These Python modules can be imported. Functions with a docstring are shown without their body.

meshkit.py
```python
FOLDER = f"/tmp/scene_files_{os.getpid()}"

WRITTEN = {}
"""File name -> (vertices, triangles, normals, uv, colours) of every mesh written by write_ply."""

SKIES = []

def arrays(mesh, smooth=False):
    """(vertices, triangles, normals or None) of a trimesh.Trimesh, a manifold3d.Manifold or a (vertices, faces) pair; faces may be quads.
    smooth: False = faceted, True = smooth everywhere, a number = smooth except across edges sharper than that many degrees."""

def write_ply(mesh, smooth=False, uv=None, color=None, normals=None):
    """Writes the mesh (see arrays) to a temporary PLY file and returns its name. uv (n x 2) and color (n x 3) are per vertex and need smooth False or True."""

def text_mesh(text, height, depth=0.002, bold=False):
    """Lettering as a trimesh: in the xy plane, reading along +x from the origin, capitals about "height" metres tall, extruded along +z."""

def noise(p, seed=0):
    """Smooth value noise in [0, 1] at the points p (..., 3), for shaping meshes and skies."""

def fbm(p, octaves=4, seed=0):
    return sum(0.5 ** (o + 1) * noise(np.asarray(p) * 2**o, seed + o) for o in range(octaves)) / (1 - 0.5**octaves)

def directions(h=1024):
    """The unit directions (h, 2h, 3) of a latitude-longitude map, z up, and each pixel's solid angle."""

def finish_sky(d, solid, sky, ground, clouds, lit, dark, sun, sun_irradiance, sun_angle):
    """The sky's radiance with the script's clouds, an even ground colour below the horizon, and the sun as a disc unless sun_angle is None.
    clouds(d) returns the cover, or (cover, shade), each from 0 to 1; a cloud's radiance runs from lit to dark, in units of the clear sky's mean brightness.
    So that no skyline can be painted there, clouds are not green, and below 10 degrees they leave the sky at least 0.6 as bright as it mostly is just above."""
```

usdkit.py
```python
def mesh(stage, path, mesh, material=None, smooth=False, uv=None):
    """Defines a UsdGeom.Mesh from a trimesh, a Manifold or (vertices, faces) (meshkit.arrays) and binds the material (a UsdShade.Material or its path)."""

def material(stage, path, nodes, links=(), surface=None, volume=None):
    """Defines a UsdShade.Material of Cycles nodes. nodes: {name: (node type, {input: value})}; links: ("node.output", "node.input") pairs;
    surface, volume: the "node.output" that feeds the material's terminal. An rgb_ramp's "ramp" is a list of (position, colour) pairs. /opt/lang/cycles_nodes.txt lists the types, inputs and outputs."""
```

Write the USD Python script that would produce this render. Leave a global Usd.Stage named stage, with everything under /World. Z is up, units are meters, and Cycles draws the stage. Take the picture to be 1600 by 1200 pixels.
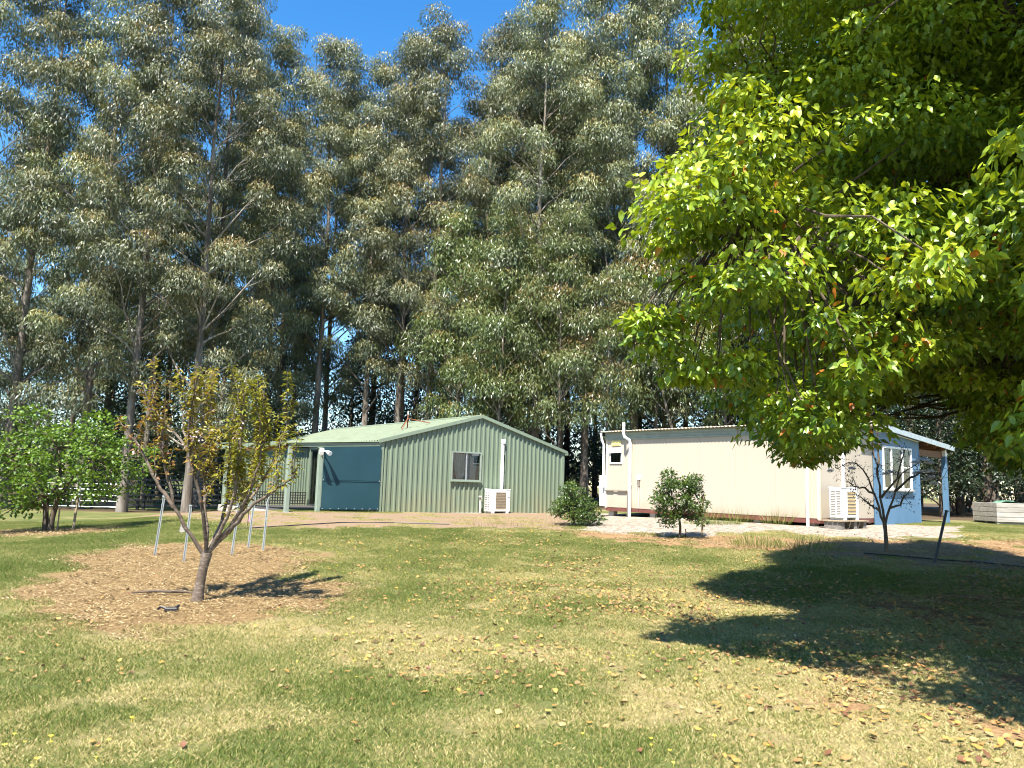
import math
import numpy as np
import trimesh
import usdkit
from meshkit import fbm
from pxr import Gf, Sdf, Usd, UsdGeom, UsdLux, UsdShade, Vt

stage = Usd.Stage.CreateInMemory()
UsdGeom.SetStageUpAxis(stage, "Z")
UsdGeom.SetStageMetersPerUnit(stage, 1.0)
UsdGeom.Xform.Define(stage, "/World")
PI = math.pi

# ------------------------------------------------------------------ camera, sky, sun, exposure
PITCH, ROLL, FPX = math.radians(7.33), math.radians(1.7), 1220.0
fw = np.array([0, math.cos(PITCH), math.sin(PITCH)])
u0 = np.array([0, -math.sin(PITCH), math.cos(PITCH)])
r0 = np.array([1.0, 0, 0])
cr = r0 * math.cos(ROLL) + u0 * math.sin(ROLL)
cu = u0 * math.cos(ROLL) - r0 * math.sin(ROLL)
cam = UsdGeom.Camera.Define(stage, "/World/camera")
M4 = Gf.Matrix4d(*cr, 0, *cu, 0, *(-fw), 0, 0, 0, 1.6, 1)
cam.AddTransformOp().Set(M4)
cam.CreateHorizontalApertureAttr(36.0)
cam.CreateFocalLengthAttr(36.0 * FPX / 1600)
cam.CreateClippingRangeAttr(Gf.Vec2f(0.1, 5000))
cam.CreateExposureAttr(1.85)

SUN_EL, SUN_AZ = math.radians(58), math.radians(17)      # sun behind the camera, to its left
to_sun = np.array([-math.sin(SUN_AZ) * math.cos(SUN_EL), -math.cos(SUN_AZ) * math.cos(SUN_EL), math.sin(SUN_EL)])
dome = UsdLux.DomeLight.Define(stage, "/World/sky")
dome.GetPrim().SetCustomDataByKey("kind", "structure")
sky_mat = usdkit.material(stage, "/World/Looks/sky", {
    "s": ("sky_texture", {"sky_type": "single_scattering", "sun_disc": False, "sun_elevation": SUN_EL, "sun_rotation": math.atan2(to_sun[0], to_sun[1]) % (2 * PI), "altitude": 50.0, "air_density": 1.0, "aerosol_density": 0.15, "ozone_density": 2.0}),
    "h": ("hsv", {"hue": 0.5, "saturation": 1.35, "value": 1.0, "fac": 1.0}),
    "b": ("background_shader", {"strength": 0.085})}, [("s.color", "h.color"), ("h.color", "b.color")], surface="b.background")
UsdShade.MaterialBindingAPI.Apply(dome.GetPrim()).Bind(sky_mat)
sun = UsdLux.DistantLight.Define(stage, "/World/sun")
zx = to_sun
xx = np.cross([0, 0, 1.0], zx); xx /= np.linalg.norm(xx)
yx = np.cross(zx, xx)
sun.AddTransformOp().Set(Gf.Matrix4d(*xx, 0, *yx, 0, *zx, 0, 0, 0, 0, 1))
sun.CreateNormalizeAttr(True)
sun.CreateIntensityAttr(1.15)
sun.CreateAngleAttr(0.5)
sun.CreateColorAttr(Gf.Vec3f(1.0, 0.95, 0.86))

# ------------------------------------------------------------------ helpers
USED = {}


def numbered(parent, name):
    k = USED.get((parent, name), 0)
    USED[(parent, name)] = k + 1
    return f"{parent}/{name}" + (f"_{k:03d}" if k else "")


def path_of(p):
    return "/World" if p is None else str(p.GetPath())


def data(prim, label=None, cat=None, group=None, kind=None):
    for k, t in (("label", label), ("category", cat), ("group", group), ("kind", kind)):
        if t:
            prim.SetCustomDataByKey(k, t)
    return prim


def thing(name, label, cat, loc=(0, 0, 0), rotz=0.0, group=None):
    x = UsdGeom.Xform.Define(stage, numbered("/World", name))
    x.AddTranslateOp().Set(Gf.Vec3d(*map(float, loc)))
    x.AddRotateZOp().Set(float(rotz))
    x.AddScaleOp().Set(Gf.Vec3f(1, 1, 1))
    return data(x.GetPrim(), label, cat, group)


def dup(root, loc, rotz, scale=1.0, label=None, group=None):
    was = root.GetCustomData()
    base = str(root.GetPath()).rsplit("/", 1)[1]
    name = base[:-4] if base[-4:-3] == "_" and base[-3:].isdigit() else base
    r = UsdGeom.Xform.Define(stage, numbered("/World", name))
    r.GetPrim().GetReferences().AddInternalReference(root.GetPath())
    x = UsdGeom.Xformable(r)
    ops = x.GetOrderedXformOps()
    r.GetPrim().GetAttribute("xformOp:translate").Set(Gf.Vec3d(*map(float, loc)))
    r.GetPrim().GetAttribute("xformOp:rotateZ").Set(float(rotz))
    sc = (scale,) * 3 if np.ndim(scale) == 0 else scale
    r.GetPrim().GetAttribute("xformOp:scale").Set(Gf.Vec3f(*map(float, sc)))
    r.GetPrim().SetInstanceable(True)
    return data(r.GetPrim(), label or was.get("label"), was.get("category"), group or was.get("group"))


def put(name, mesh, mat, parent=None, smooth=False, label=None, cat=None, group=None, kind=None, tint=None):
    if isinstance(mesh, MB):
        mesh = mesh.get()
    m = usdkit.mesh(stage, numbered(path_of(parent), name), mesh, mat, smooth)
    if tint is not None:
        for k, val in (tint.items() if isinstance(tint, dict) else [("tint", tint)]):
            UsdGeom.PrimvarsAPI(m).CreatePrimvar(k, Sdf.ValueTypeNames.FloatArray, "vertex").Set(Vt.FloatArray.FromNumpy(np.asarray(val, np.float32)))
    return data(m.GetPrim(), label, cat, group, kind)


class MB:
    def __init__(self):
        self.v, self.f, self.n = [], [], 0

    def add(self, v, f):
        v, f = np.asarray(v, float), np.asarray(f, int)
        if f.shape[1] == 4:
            f = np.vstack([f[:, [0, 1, 2]], f[:, [0, 2, 3]]])
        self.v.append(v); self.f.append(f + self.n); self.n += len(v)
        return self

    def box(self, x0, x1, y0, y1, z0, z1):
        v = [(x, y, z) for z in (z0, z1) for x, y in ((x0, y0), (x1, y0), (x1, y1), (x0, y1))]
        return self.add(v, [(0, 3, 2, 1), (4, 5, 6, 7), (0, 1, 5, 4), (1, 2, 6, 5), (2, 3, 7, 6), (3, 0, 4, 7)])

    def bbox(self, x0, x1, y0, y1, z0, z1, c=0.01):
        """box with chamfered edges"""
        import manifold3d as m3
        pts = []
        for x, sx in ((x0, 1), (x1, -1)):
            for y, sy in ((y0, 1), (y1, -1)):
                for z, sz in ((z0, 1), (z1, -1)):
                    pts += [(x, y + sy * c, z + sz * c), (x + sx * c, y, z + sz * c), (x + sx * c, y + sy * c, z)]
        h = m3.Manifold.hull_points(np.array(pts, float)).to_mesh()
        return self.add(h.vert_properties[:, :3], h.tri_verts)

    def hexa(self, b, t):
        """four bottom points, four top points"""
        return self.add(list(b) + list(t), [(0, 3, 2, 1), (4, 5, 6, 7), (0, 1, 5, 4), (1, 2, 6, 5), (2, 3, 7, 6), (3, 0, 4, 7)])

    def bar(self, p, q, w, h=None, up=(0, 0, 1)):
        p, q = np.asarray(p, float), np.asarray(q, float)
        h = h or w
        d = (q - p) / np.linalg.norm(q - p)
        up = np.asarray(up, float)
        if abs(d @ up) > 0.95:
            up = np.array([0, 1.0, 0])
        s = np.cross(d, up); s /= np.linalg.norm(s)
        t = np.cross(s, d)
        c = [s * a * w / 2 + t * b * h / 2 for a, b in ((-1, -1), (1, -1), (1, 1), (-1, 1))]
        return self.hexa([p + k for k in c], [q + k for k in c])

    def tube(self, pts, rad, n=8, cap=True):
        pts = np.asarray(pts, float)
        rad = np.broadcast_to(np.asarray(rad, float), len(pts))
        d = np.gradient(pts, axis=0)
        d /= np.maximum(np.linalg.norm(d, axis=1, keepdims=True), 1e-9)
        s = np.cross(d[0], [0.31, 0.17, 0.93]) if abs(d[0][2]) < 0.9 else np.cross(d[0], [1.0, 0.1, 0])
        s /= np.linalg.norm(s)
        a = np.arange(n) * 2 * PI / n
        rings = []
        for i in range(len(pts)):
            s = s - d[i] * (s @ d[i]); s /= np.linalg.norm(s)
            t = np.cross(d[i], s)
            rings.append(pts[i] + rad[i] * (np.cos(a)[:, None] * s + np.sin(a)[:, None] * t))
        v = np.vstack(rings)
        f = [(i * n + j, i * n + (j + 1) % n, (i + 1) * n + (j + 1) % n, (i + 1) * n + j) for i in range(len(pts) - 1) for j in range(n)]
        f = np.array(f)
        f = np.vstack([f[:, [0, 1, 2]], f[:, [0, 2, 3]]])
        if cap:
            v = np.vstack([v, pts[0], pts[-1]])
            k, e = len(v) - 2, (len(pts) - 1) * n
            f = np.vstack([f, [(k, (j + 1) % n, j) for j in range(n)], [(k + 1, e + j, e + (j + 1) % n) for j in range(n)]])
        return self.add(v, f)

    def get(self):
        return trimesh.Trimesh(np.vstack(self.v), np.vstack(self.f), process=False)

    def moved(self, loc=(0, 0, 0), rz=0.0, rot=None):
        v = np.vstack(self.v)
        c, s = math.cos(rz), math.sin(rz)
        v = v @ np.array([[c, s, 0], [-s, c, 0], [0, 0, 1]])
        if rot is not None:
            v = v @ np.asarray(rot).T
        self.v = [v + np.asarray(loc, float)]
        self.f = [np.vstack(self.f)]
        return self


def ss(a, b, x):
    t = np.clip((np.asarray(x, float) - a) / (b - a), 0, 1)
    return t * t * (3 - 2 * t)


def gz0(x, y):
    return 0.6 * ss(5, 24, y) * ss(-15, -6, x) + 0.2 * ss(0, 8, x) * ss(12, 19, y)


def gz(x, y):
    x, y = np.asarray(x, float), np.asarray(y, float)
    n = fbm(np.stack([x * 0.55, y * 0.55, 0 * x], -1), 3, seed=2) - 0.5
    return gz0(x, y) + 0.07 * n * ss(3, 6, y) * (1 - ss(40, 60, y))


def gp(x, y, dz=0.0):
    return (float(x), float(y), float(gz(np.array(x), np.array(y))) + dz)


# ------------------------------------------------------------------ materials
def mat(name, col, rough=0.6, var=None, spec=0.5, metallic=0.0, bump=None, col2=None, stretch=(1, 1, 1), rnd=0.0, coat=0.0):
    """principled with a noise between col and col2 (or col * (1-amount)), optional bump (scale, distance), brightness per object (rnd)"""
    N = {"p": ("principled_bsdf", {"base_color": col, "roughness": rough, "specular_ior_level": spec, "metallic": metallic, "coat_weight": coat})}
    Lk = []
    if var or bump:
        N["tc"] = ("texture_coordinate", {})
        N["mp"] = ("mapping", {"scale": stretch})
        Lk.append(("tc.object", "mp.vector"))
    src = None
    if var:
        sc, amt = var
        lo = col2 if col2 is not None else tuple(c * (1 - amt) for c in col)
        N["n"] = ("noise_texture", {"scale": sc, "detail": 5.0, "roughness": 0.62})
        N["r"] = ("rgb_ramp", {"ramp": [(0.32, lo), (0.66, col)]})
        Lk += [("mp.vector", "n.vector"), ("n.fac", "r.fac")]
        src = "r.color"
    if rnd:
        N["oi"] = ("object_info", {})
        N["mr"] = ("map_range", {"from_min": 0.0, "from_max": 1.0, "to_min": 1 - rnd, "to_max": 1 + rnd})
        N["h"] = ("hsv", {"color": col})
        Lk += [("oi.random", "mr.value"), ("mr.result", "h.value")]
        if src:
            Lk.append((src, "h.color"))
        src = "h.color"
    if src:
        Lk.append((src, "p.base_color"))
    if bump:
        N["bn"] = ("noise_texture", {"scale": bump[0], "detail": 4.0})
        N["b"] = ("bump", {"distance": bump[1], "strength": 1.0})
        Lk += [("mp.vector", "bn.vector"), ("bn.fac", "b.height"), ("b.normal", "p.normal")]
    return usdkit.material(stage, "/World/Looks/" + name, N, Lk, surface="p.BSDF")


def leaf_mat(name, ramp, rough=0.42, spec=0.5, trans=0.3, tcol=(1.25, 1.2, 0.6), rnd=0.15, hue=0.0):
    """leaf: colour from the per-leaf value 'tint', light passing through"""
    N = {"a": ("attribute", {"attribute": "tint"}), "r": ("rgb_ramp", {"ramp": ramp}),
         "oi": ("object_info", {}), "mr": ("map_range", {"from_min": 0.0, "from_max": 1.0, "to_min": 1 - rnd, "to_max": 1 + rnd}),
         "mh": ("map_range", {"from_min": 0.0, "from_max": 1.0, "to_min": 0.5 - hue, "to_max": 0.5 + hue}),
         "h": ("hsv", {}), "p": ("principled_bsdf", {"roughness": rough, "specular_ior_level": spec}),
         "tm": ("mix", {"mix_type": "multiply", "fac": 1.0, "color2": tcol}), "t": ("translucent_bsdf", {}), "m": ("mix_closure", {"fac": trans})}
    Lk = [("a.fac", "r.fac"), ("r.color", "h.color"), ("oi.random", "mr.value"), ("mr.result", "h.value"), ("oi.random", "mh.value"), ("mh.result", "h.hue"), ("h.color", "p.base_color"),
          ("h.color", "tm.color1"), ("tm.color", "t.color"), ("p.BSDF", "m.closure1"), ("t.BSDF", "m.closure2")]
    return usdkit.material(stage, "/World/Looks/" + name, N, Lk, surface="m.closure")


def tint_mat(name, ramp, rough=0.7, spec=0.3):
    N = {"a": ("attribute", {"attribute": "tint"}), "r": ("rgb_ramp", {"ramp": ramp}), "p": ("principled_bsdf", {"roughness": rough, "specular_ior_level": spec})}
    return usdkit.material(stage, "/World/Looks/" + name, N, [("a.fac", "r.fac"), ("r.color", "p.base_color")], surface="p.BSDF")


def bark_mat(name, cols, scale=6.0, stretch=(1, 1, 0.18), bump=0.02, rough=0.85):
    N = {"tc": ("texture_coordinate", {}), "mp": ("mapping", {"scale": stretch}), "n": ("noise_texture", {"scale": scale, "detail": 6.0, "roughness": 0.65}),
         "r": ("rgb_ramp", {"ramp": cols}), "n2": ("noise_texture", {"scale": scale * 4, "detail": 4.0}), "b": ("bump", {"distance": bump, "strength": 1.0}),
         "oi": ("object_info", {}), "mr": ("map_range", {"from_min": 0.0, "from_max": 1.0, "to_min": 0.7, "to_max": 1.25}), "h": ("hsv", {}),
         "p": ("principled_bsdf", {"roughness": rough, "specular_ior_level": 0.25})}
    Lk = [("tc.object", "mp.vector"), ("mp.vector", "n.vector"), ("n.fac", "r.fac"), ("r.color", "h.color"), ("oi.random", "mr.value"), ("mr.result", "h.value"), ("h.color", "p.base_color"),
          ("mp.vector", "n2.vector"), ("n2.fac", "b.height"), ("b.normal", "p.normal")]
    return usdkit.material(stage, "/World/Looks/" + name, N, Lk, surface="p.BSDF")


def wall_paint(name, col, dirt, z0, z1, rough=0.45, bump=None, streak=0.86):
    """painted sheet: slight mottling, vertical streaks, and splash dirt that fades out between heights z0 and z1 above its foot"""
    N = {"tc": ("texture_coordinate", {}), "sx": ("separate_xyz", {}), "mp": ("mapping", {"scale": (1, 1, 0.12)}), "n": ("noise_texture", {"scale": 5.0, "detail": 5.0, "roughness": 0.6}),
         "n2": ("noise_texture", {"scale": 1.3, "detail": 4.0}), "mz": ("map_range", {"from_min": z0, "from_max": z1, "to_min": 0.62, "to_max": 0.0, "clamp": True}),
         "mu": ("math", {"math_type": "multiply"}), "m1": ("mix", {"color1": col, "color2": tuple(c * streak for c in col)}), "r": ("map_range", {"from_min": 0.4, "from_max": 0.7, "clamp": True}),
         "r2": ("map_range", {"from_min": 0.3, "from_max": 0.65, "clamp": True}), "m2": ("mix", {"color2": dirt}), "p": ("principled_bsdf", {"roughness": rough, "specular_ior_level": 0.4})}
    Lk = [("tc.object", "mp.vector"), ("tc.object", "sx.vector"), ("mp.vector", "n.vector"), ("tc.object", "n2.vector"), ("sx.z", "mz.value"), ("n.fac", "r.value"), ("r.result", "m1.fac"), ("n2.fac", "r2.value"),
          ("mz.result", "mu.value1"), ("r2.result", "mu.value2"), ("mu.value", "m2.fac"), ("m1.color", "m2.color1"), ("m2.color", "p.base_color")]
    return usdkit.material(stage, "/World/Looks/" + name, N, Lk, surface="p.BSDF")


green_wall = wall_paint("green_wall", (0.150, 0.190, 0.132), (0.21, 0.19, 0.11), 0.0, 1.2)
green_roof = mat("green_roof", (0.17, 0.202, 0.135), 0.7, (3, 0.25), spec=0.25)
green_trim = mat("green_trim", (0.18, 0.225, 0.16), 0.4, (6, 0.12))
fascia_green = mat("fascia_green", (0.24, 0.28, 0.235), 0.45, (5, 0.2))
post_green = mat("post_green", (0.21, 0.26, 0.205), 0.4, (8, 0.12))
white_paint = mat("white_paint", (0.78, 0.78, 0.76), 0.4, (9, 0.1))
white_plastic = mat("white_plastic", (0.80, 0.80, 0.78), 0.35, (12, 0.06))
off_white = mat("off_white", (0.62, 0.61, 0.57), 0.5, (10, 0.2))
cream = wall_paint("cream", (0.40, 0.345, 0.272), (0.31, 0.235, 0.155), 0.2, 0.6, 0.5, streak=0.95)
cream_trim = mat("cream_trim", (0.58, 0.51, 0.39), 0.45, (6, 0.1))
maroon = mat("maroon", (0.15, 0.05, 0.038), 0.5, (6, 0.3))
blue_paint = mat("blue_paint", (0.088, 0.178, 0.285), 0.55, (3, 0.12), stretch=(1, 1, 0.4))
timber_brown = mat("timber_brown", (0.20, 0.09, 0.04), 0.7, (12, 0.4), stretch=(0.2, 1, 1))
grey_timber = mat("grey_timber", (0.36, 0.33, 0.29), 0.85, (10, 0.45), stretch=(0.15, 1, 1), rnd=0.15, bump=(40, 0.004))
galv = mat("galv", (0.52, 0.55, 0.57), 0.38, (14, 0.3), metallic=0.6)
dark_steel = mat("dark_steel", (0.022, 0.021, 0.02), 0.6, (5, 0.4))
rust = mat("rust", (0.26, 0.09, 0.035), 0.85, (12, 0.5))
concrete = mat("concrete", (0.40, 0.37, 0.32), 0.9, (6, 0.3), bump=(30, 0.004))
block_dark = mat("block_dark", (0.20, 0.18, 0.155), 0.9, (8, 0.4), bump=(30, 0.004))
dark_paving = mat("dark_paving", (0.055, 0.05, 0.047), 0.8, (8, 0.4))
black_plastic = mat("black_plastic", (0.015, 0.015, 0.016), 0.45)
dark_inside = mat("dark_inside", (0.03, 0.03, 0.032), 0.8)
curtain_mat = mat("curtain", (0.75, 0.72, 0.72), 0.9, (6, 0.15))
blind_white = mat("blind_white", (0.72, 0.74, 0.78), 0.7)
lattice_mat = mat("lattice_black", (0.02, 0.02, 0.022), 0.6)
tan_grille = mat("tan_grille", (0.30, 0.24, 0.17), 0.5, (10, 0.25))
tan_slat = mat("tan_slat", (0.52, 0.38, 0.18), 0.5)
grey_grille = mat("grey_grille", (0.19, 0.16, 0.13), 0.5)
yellowed = mat("yellowed", (0.72, 0.60, 0.25), 0.5)
hazel_stake = mat("hazel_stake", (0.30, 0.23, 0.15), 0.85, (10, 0.4), stretch=(1, 1, 0.2))
dark_stake = mat("dark_stake", (0.05, 0.052, 0.06), 0.6, (10, 0.3))
green_tarp = mat("green_tarp", (0.10, 0.22, 0.15), 0.6, (6, 0.3))
teal_shade = usdkit.material(stage, "/World/Looks/teal_shade", {
    "tc": ("texture_coordinate", {}), "n": ("noise_texture", {"scale": 1.5, "detail": 4.0}), "r": ("rgb_ramp", {"ramp": [(0.3, (0.013, 0.048, 0.062)), (0.7, (0.017, 0.060, 0.078))]}),
    "p": ("principled_bsdf", {"roughness": 0.6, "specular_ior_level": 0.3}), "t": ("transparent_bsdf", {"color": (0.8, 0.9, 0.95)}), "m": ("mix_closure", {"fac": 0.12})},
    [("tc.object", "n.vector"), ("n.fac", "r.fac"), ("r.color", "p.base_color"), ("p.BSDF", "m.closure1"), ("t.BSDF", "m.closure2")], surface="m.closure")
pane_glass = usdkit.material(stage, "/World/Looks/pane_glass", {
    "f": ("fresnel", {"IOR": 1.5}), "g": ("glossy_bsdf", {"color": (1, 1, 1), "roughness": 0.02}), "t": ("transparent_bsdf", {"color": (0.75, 0.8, 0.8)}), "m": ("mix_closure", {})},
    [("f.fac", "m.fac"), ("t.BSDF", "m.closure1"), ("g.BSDF", "m.closure2")], surface="m.closure")

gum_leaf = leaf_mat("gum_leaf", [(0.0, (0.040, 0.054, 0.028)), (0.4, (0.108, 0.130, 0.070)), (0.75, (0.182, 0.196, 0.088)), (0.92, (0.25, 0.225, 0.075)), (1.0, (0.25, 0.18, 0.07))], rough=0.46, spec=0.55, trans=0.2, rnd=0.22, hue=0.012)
young_leaf = leaf_mat("young_leaf", [(0.0, (0.052, 0.076, 0.026)), (0.5, (0.115, 0.146, 0.046)), (0.85, (0.14, 0.15, 0.045)), (1.0, (0.19, 0.12, 0.04))], rough=0.38, spec=0.6, trans=0.25, rnd=0.2, hue=0.01)
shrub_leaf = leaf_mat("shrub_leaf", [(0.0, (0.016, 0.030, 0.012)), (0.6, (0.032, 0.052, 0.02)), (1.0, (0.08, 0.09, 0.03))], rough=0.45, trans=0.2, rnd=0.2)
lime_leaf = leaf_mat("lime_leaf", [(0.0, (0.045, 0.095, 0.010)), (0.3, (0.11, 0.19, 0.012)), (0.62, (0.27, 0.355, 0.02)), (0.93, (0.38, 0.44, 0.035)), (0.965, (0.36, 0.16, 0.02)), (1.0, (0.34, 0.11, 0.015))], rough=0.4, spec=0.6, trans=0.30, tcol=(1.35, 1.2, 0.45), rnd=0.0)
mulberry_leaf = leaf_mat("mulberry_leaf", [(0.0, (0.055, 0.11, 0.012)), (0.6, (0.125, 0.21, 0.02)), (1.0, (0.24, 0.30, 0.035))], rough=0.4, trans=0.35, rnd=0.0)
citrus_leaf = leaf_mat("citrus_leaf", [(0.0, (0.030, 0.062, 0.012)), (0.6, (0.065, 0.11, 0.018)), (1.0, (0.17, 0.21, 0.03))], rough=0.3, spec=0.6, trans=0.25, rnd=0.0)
cherry_leaf = leaf_mat("cherry_leaf", [(0.0, (0.13, 0.16, 0.016)), (0.45, (0.25, 0.225, 0.026)), (0.8, (0.26, 0.155, 0.035)), (1.0, (0.22, 0.085, 0.04))], rough=0.42, trans=0.35, rnd=0.0)
blossom_leaf = leaf_mat("blossom_leaf", [(0.0, (0.05, 0.05, 0.03)), (0.5, (0.10, 0.09, 0.06)), (1.0, (0.13, 0.12, 0.08))], rough=0.5, trans=0.2, rnd=0.0)
white_petal = leaf_mat("white_petal", [(0.0, (0.5, 0.48, 0.44)), (1.0, (0.75, 0.73, 0.70))], rough=0.6, trans=0.3, tcol=(1, 1, 1), rnd=0.0)
pink_petal = leaf_mat("pink_petal", [(0.0, (0.65, 0.42, 0.40)), (1.0, (0.78, 0.62, 0.60))], rough=0.6, trans=0.3, tcol=(1, 1, 1), rnd=0.0)
gum_bark = bark_mat("gum_bark", [(0.25, (0.06, 0.046, 0.035)), (0.48, (0.14, 0.115, 0.09)), (0.70, (0.30, 0.275, 0.24))], 3.0)
dark_bark = bark_mat("dark_bark", [(0.3, (0.045, 0.034, 0.026)), (0.7, (0.12, 0.09, 0.065))], 5.0)
cherry_bark = bark_mat("cherry_bark", [(0.3, (0.055, 0.038, 0.028)), (0.55, (0.13, 0.10, 0.078)), (0.75, (0.27, 0.24, 0.20))], 14.0, (1, 1, 2.2), 0.006)
lime_bark = bark_mat("lime_bark", [(0.3, (0.07, 0.05, 0.035)), (0.7, (0.17, 0.13, 0.09))], 10.0)

# ------------------------------------------------------------------ ground
import shapely
from shapely.geometry import Polygon

MULCH = Polygon([(-5.9, 9.74), (-6.47, 10.86), (-6.56, 12.02), (-7.39, 13.14), (-6.9, 14.27), (-5.97, 15.08), (-4.73, 14.99), (-3.32, 14.4), (-2.95, 13.07), (-3.19, 12.03), (-3.24, 11.55), (-2.68, 11.54), (-1.95, 10.63), (-1.86, 9.76), (-2.31, 9.11), (-2.74, 8.86), (-3.03, 8.32), (-3.39, 7.69), (-4.18, 8.01), (-5.04, 8.7)]).buffer(0)
BED = Polygon([(-10.95, 16.6), (-14.74, 18.8), (-14.1, 20.0), (-12.3, 19.6), (-10.13, 18.9), (-8.6, 18.4), (-8.33, 17.2), (-8.88, 16.6), (-9.85, 16.4)]).buffer(0)
STRAW = Polygon([(-13.0, 27.5), (-14.14, 33.4), (-9.84, 30.86), (-6.5, 23.4), (-3.9, 24.6), (1.54, 29.4), (2.1, 22.32), (1.52, 19.5), (-1.46, 19.43), (-3.53, 18.76), (-5.6, 17.66), (-7.1, 19.0), (-9.16, 21.5)]).buffer(0)
SAND = Polygon([(1.81, 23.28), (3.0, 29.0), (5.59, 26.5), (9.56, 24.5), (11.25, 22.8), (12.71, 22.4), (10.76, 18.84), (8.38, 17.68), (7.22, 18.01), (5.92, 18.97), (4.44, 17.94), (2.39, 18.87), (1.71, 19.86)]).buffer(0)
LITTER = Polygon([(1.08, 19.98), (3.12, 18.69), (4.59, 17.94), (5.88, 17.91), (7.04, 17.55), (9.41, 18.02), (13.68, 18.67), (10.4, 14.25), (7.63, 14.42), (6.33, 15.5), (5.2, 15.86), (3.97, 16.04), (2.8, 16.76), (1.57, 18.14)]).buffer(0)
LITTER2 = Polygon([(1.9, 4.6), (5.0, 4.2), (10, 8), (9.5, 13.2), (6.8, 12.6), (4.2, 10.6), (3.2, 8.6), (2.5, 6.6)])
DRY = [(-3.9, 6.55, 1.1, 0.42, 12), (-2.4, 6.1, 1.0, 0.32, 25), (-1.75, 5.28, 0.62, 0.42, 0), (-0.75, 7.1, 1.0, 0.33, -30), (-0.3, 4.9, 0.7, 0.3, 0), (-1.1, 8.1, 1.3, 0.35, -25), (-0.3, 10.6, 0.9, 0.6, 0), (1.1, 12.5, 1.3, 0.7, 10), (2.6, 12.8, 1.4, 0.8, 0),
       (1.4, 6.4, 0.8, 0.35, -15), (0.8, 5.7, 0.9, 0.3, 10), (0.2, 7.6, 0.7, 0.3, 0), (-3.4, 7.4, 0.8, 0.35, 10), (2.3, 5.0, 1.0, 0.5, 0), (3.3, 5.7, 1.5, 0.9, 0), (4.6, 8.6, 1.7, 1.1, 0), (5.2, 10.2, 1.8, 0.9, 0), (3.6, 7.0, 1.2, 0.7, 20), (2.2, 11.2, 1.1, 0.5, 0), (1.6, 8.4, 0.9, 0.4, 30), (-2.6, 8.5, 0.9, 0.3, 0)]
GREEN = [(-1.4, 10.5, 1.2, 0.8, 40), (-4.6, 5.9, 0.9, 0.5, 0), (-2.1, 7.0, 0.7, 0.35, 0), (-1.2, 6.0, 0.55, 0.35, 0), (0.55, 6.4, 0.5, 0.3, 0), (0.95, 5.05, 0.55, 0.4, 0), (-0.5, 17.3, 3.5, 1.3, 0), (3.4, 14.8, 1.8, 0.8, 0), (4.0, 11.6, 1.5, 0.7, 0), (6.3, 12.8, 3.0, 1.1, 0), (0.9, 10.2, 0.9, 0.4, 20), (-7.5, 10.5, 1.3, 2.5, 0), (-7.8, 15.5, 1.2, 1.0, 0), (0.1, 9.0, 0.6, 0.4, 0)]


def soft(poly, x, y, w, warp=0.5, seed=0):
    p = np.stack([x, y, 0 * x], -1)
    xx = x + warp * (fbm(p * 1.1 + 3.1, 4, seed=seed) - 0.5) * 2
    yy = y + warp * (fbm(p * 1.1 + 17.7, 4, seed=seed + 9) - 0.5) * 2
    q = shapely.points(xx, yy)
    d = shapely.distance(poly, q)
    e = shapely.distance(poly.exterior, q)
    sd = np.where(d > 0, -e, e)
    return ss(-w, w, sd)


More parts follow.
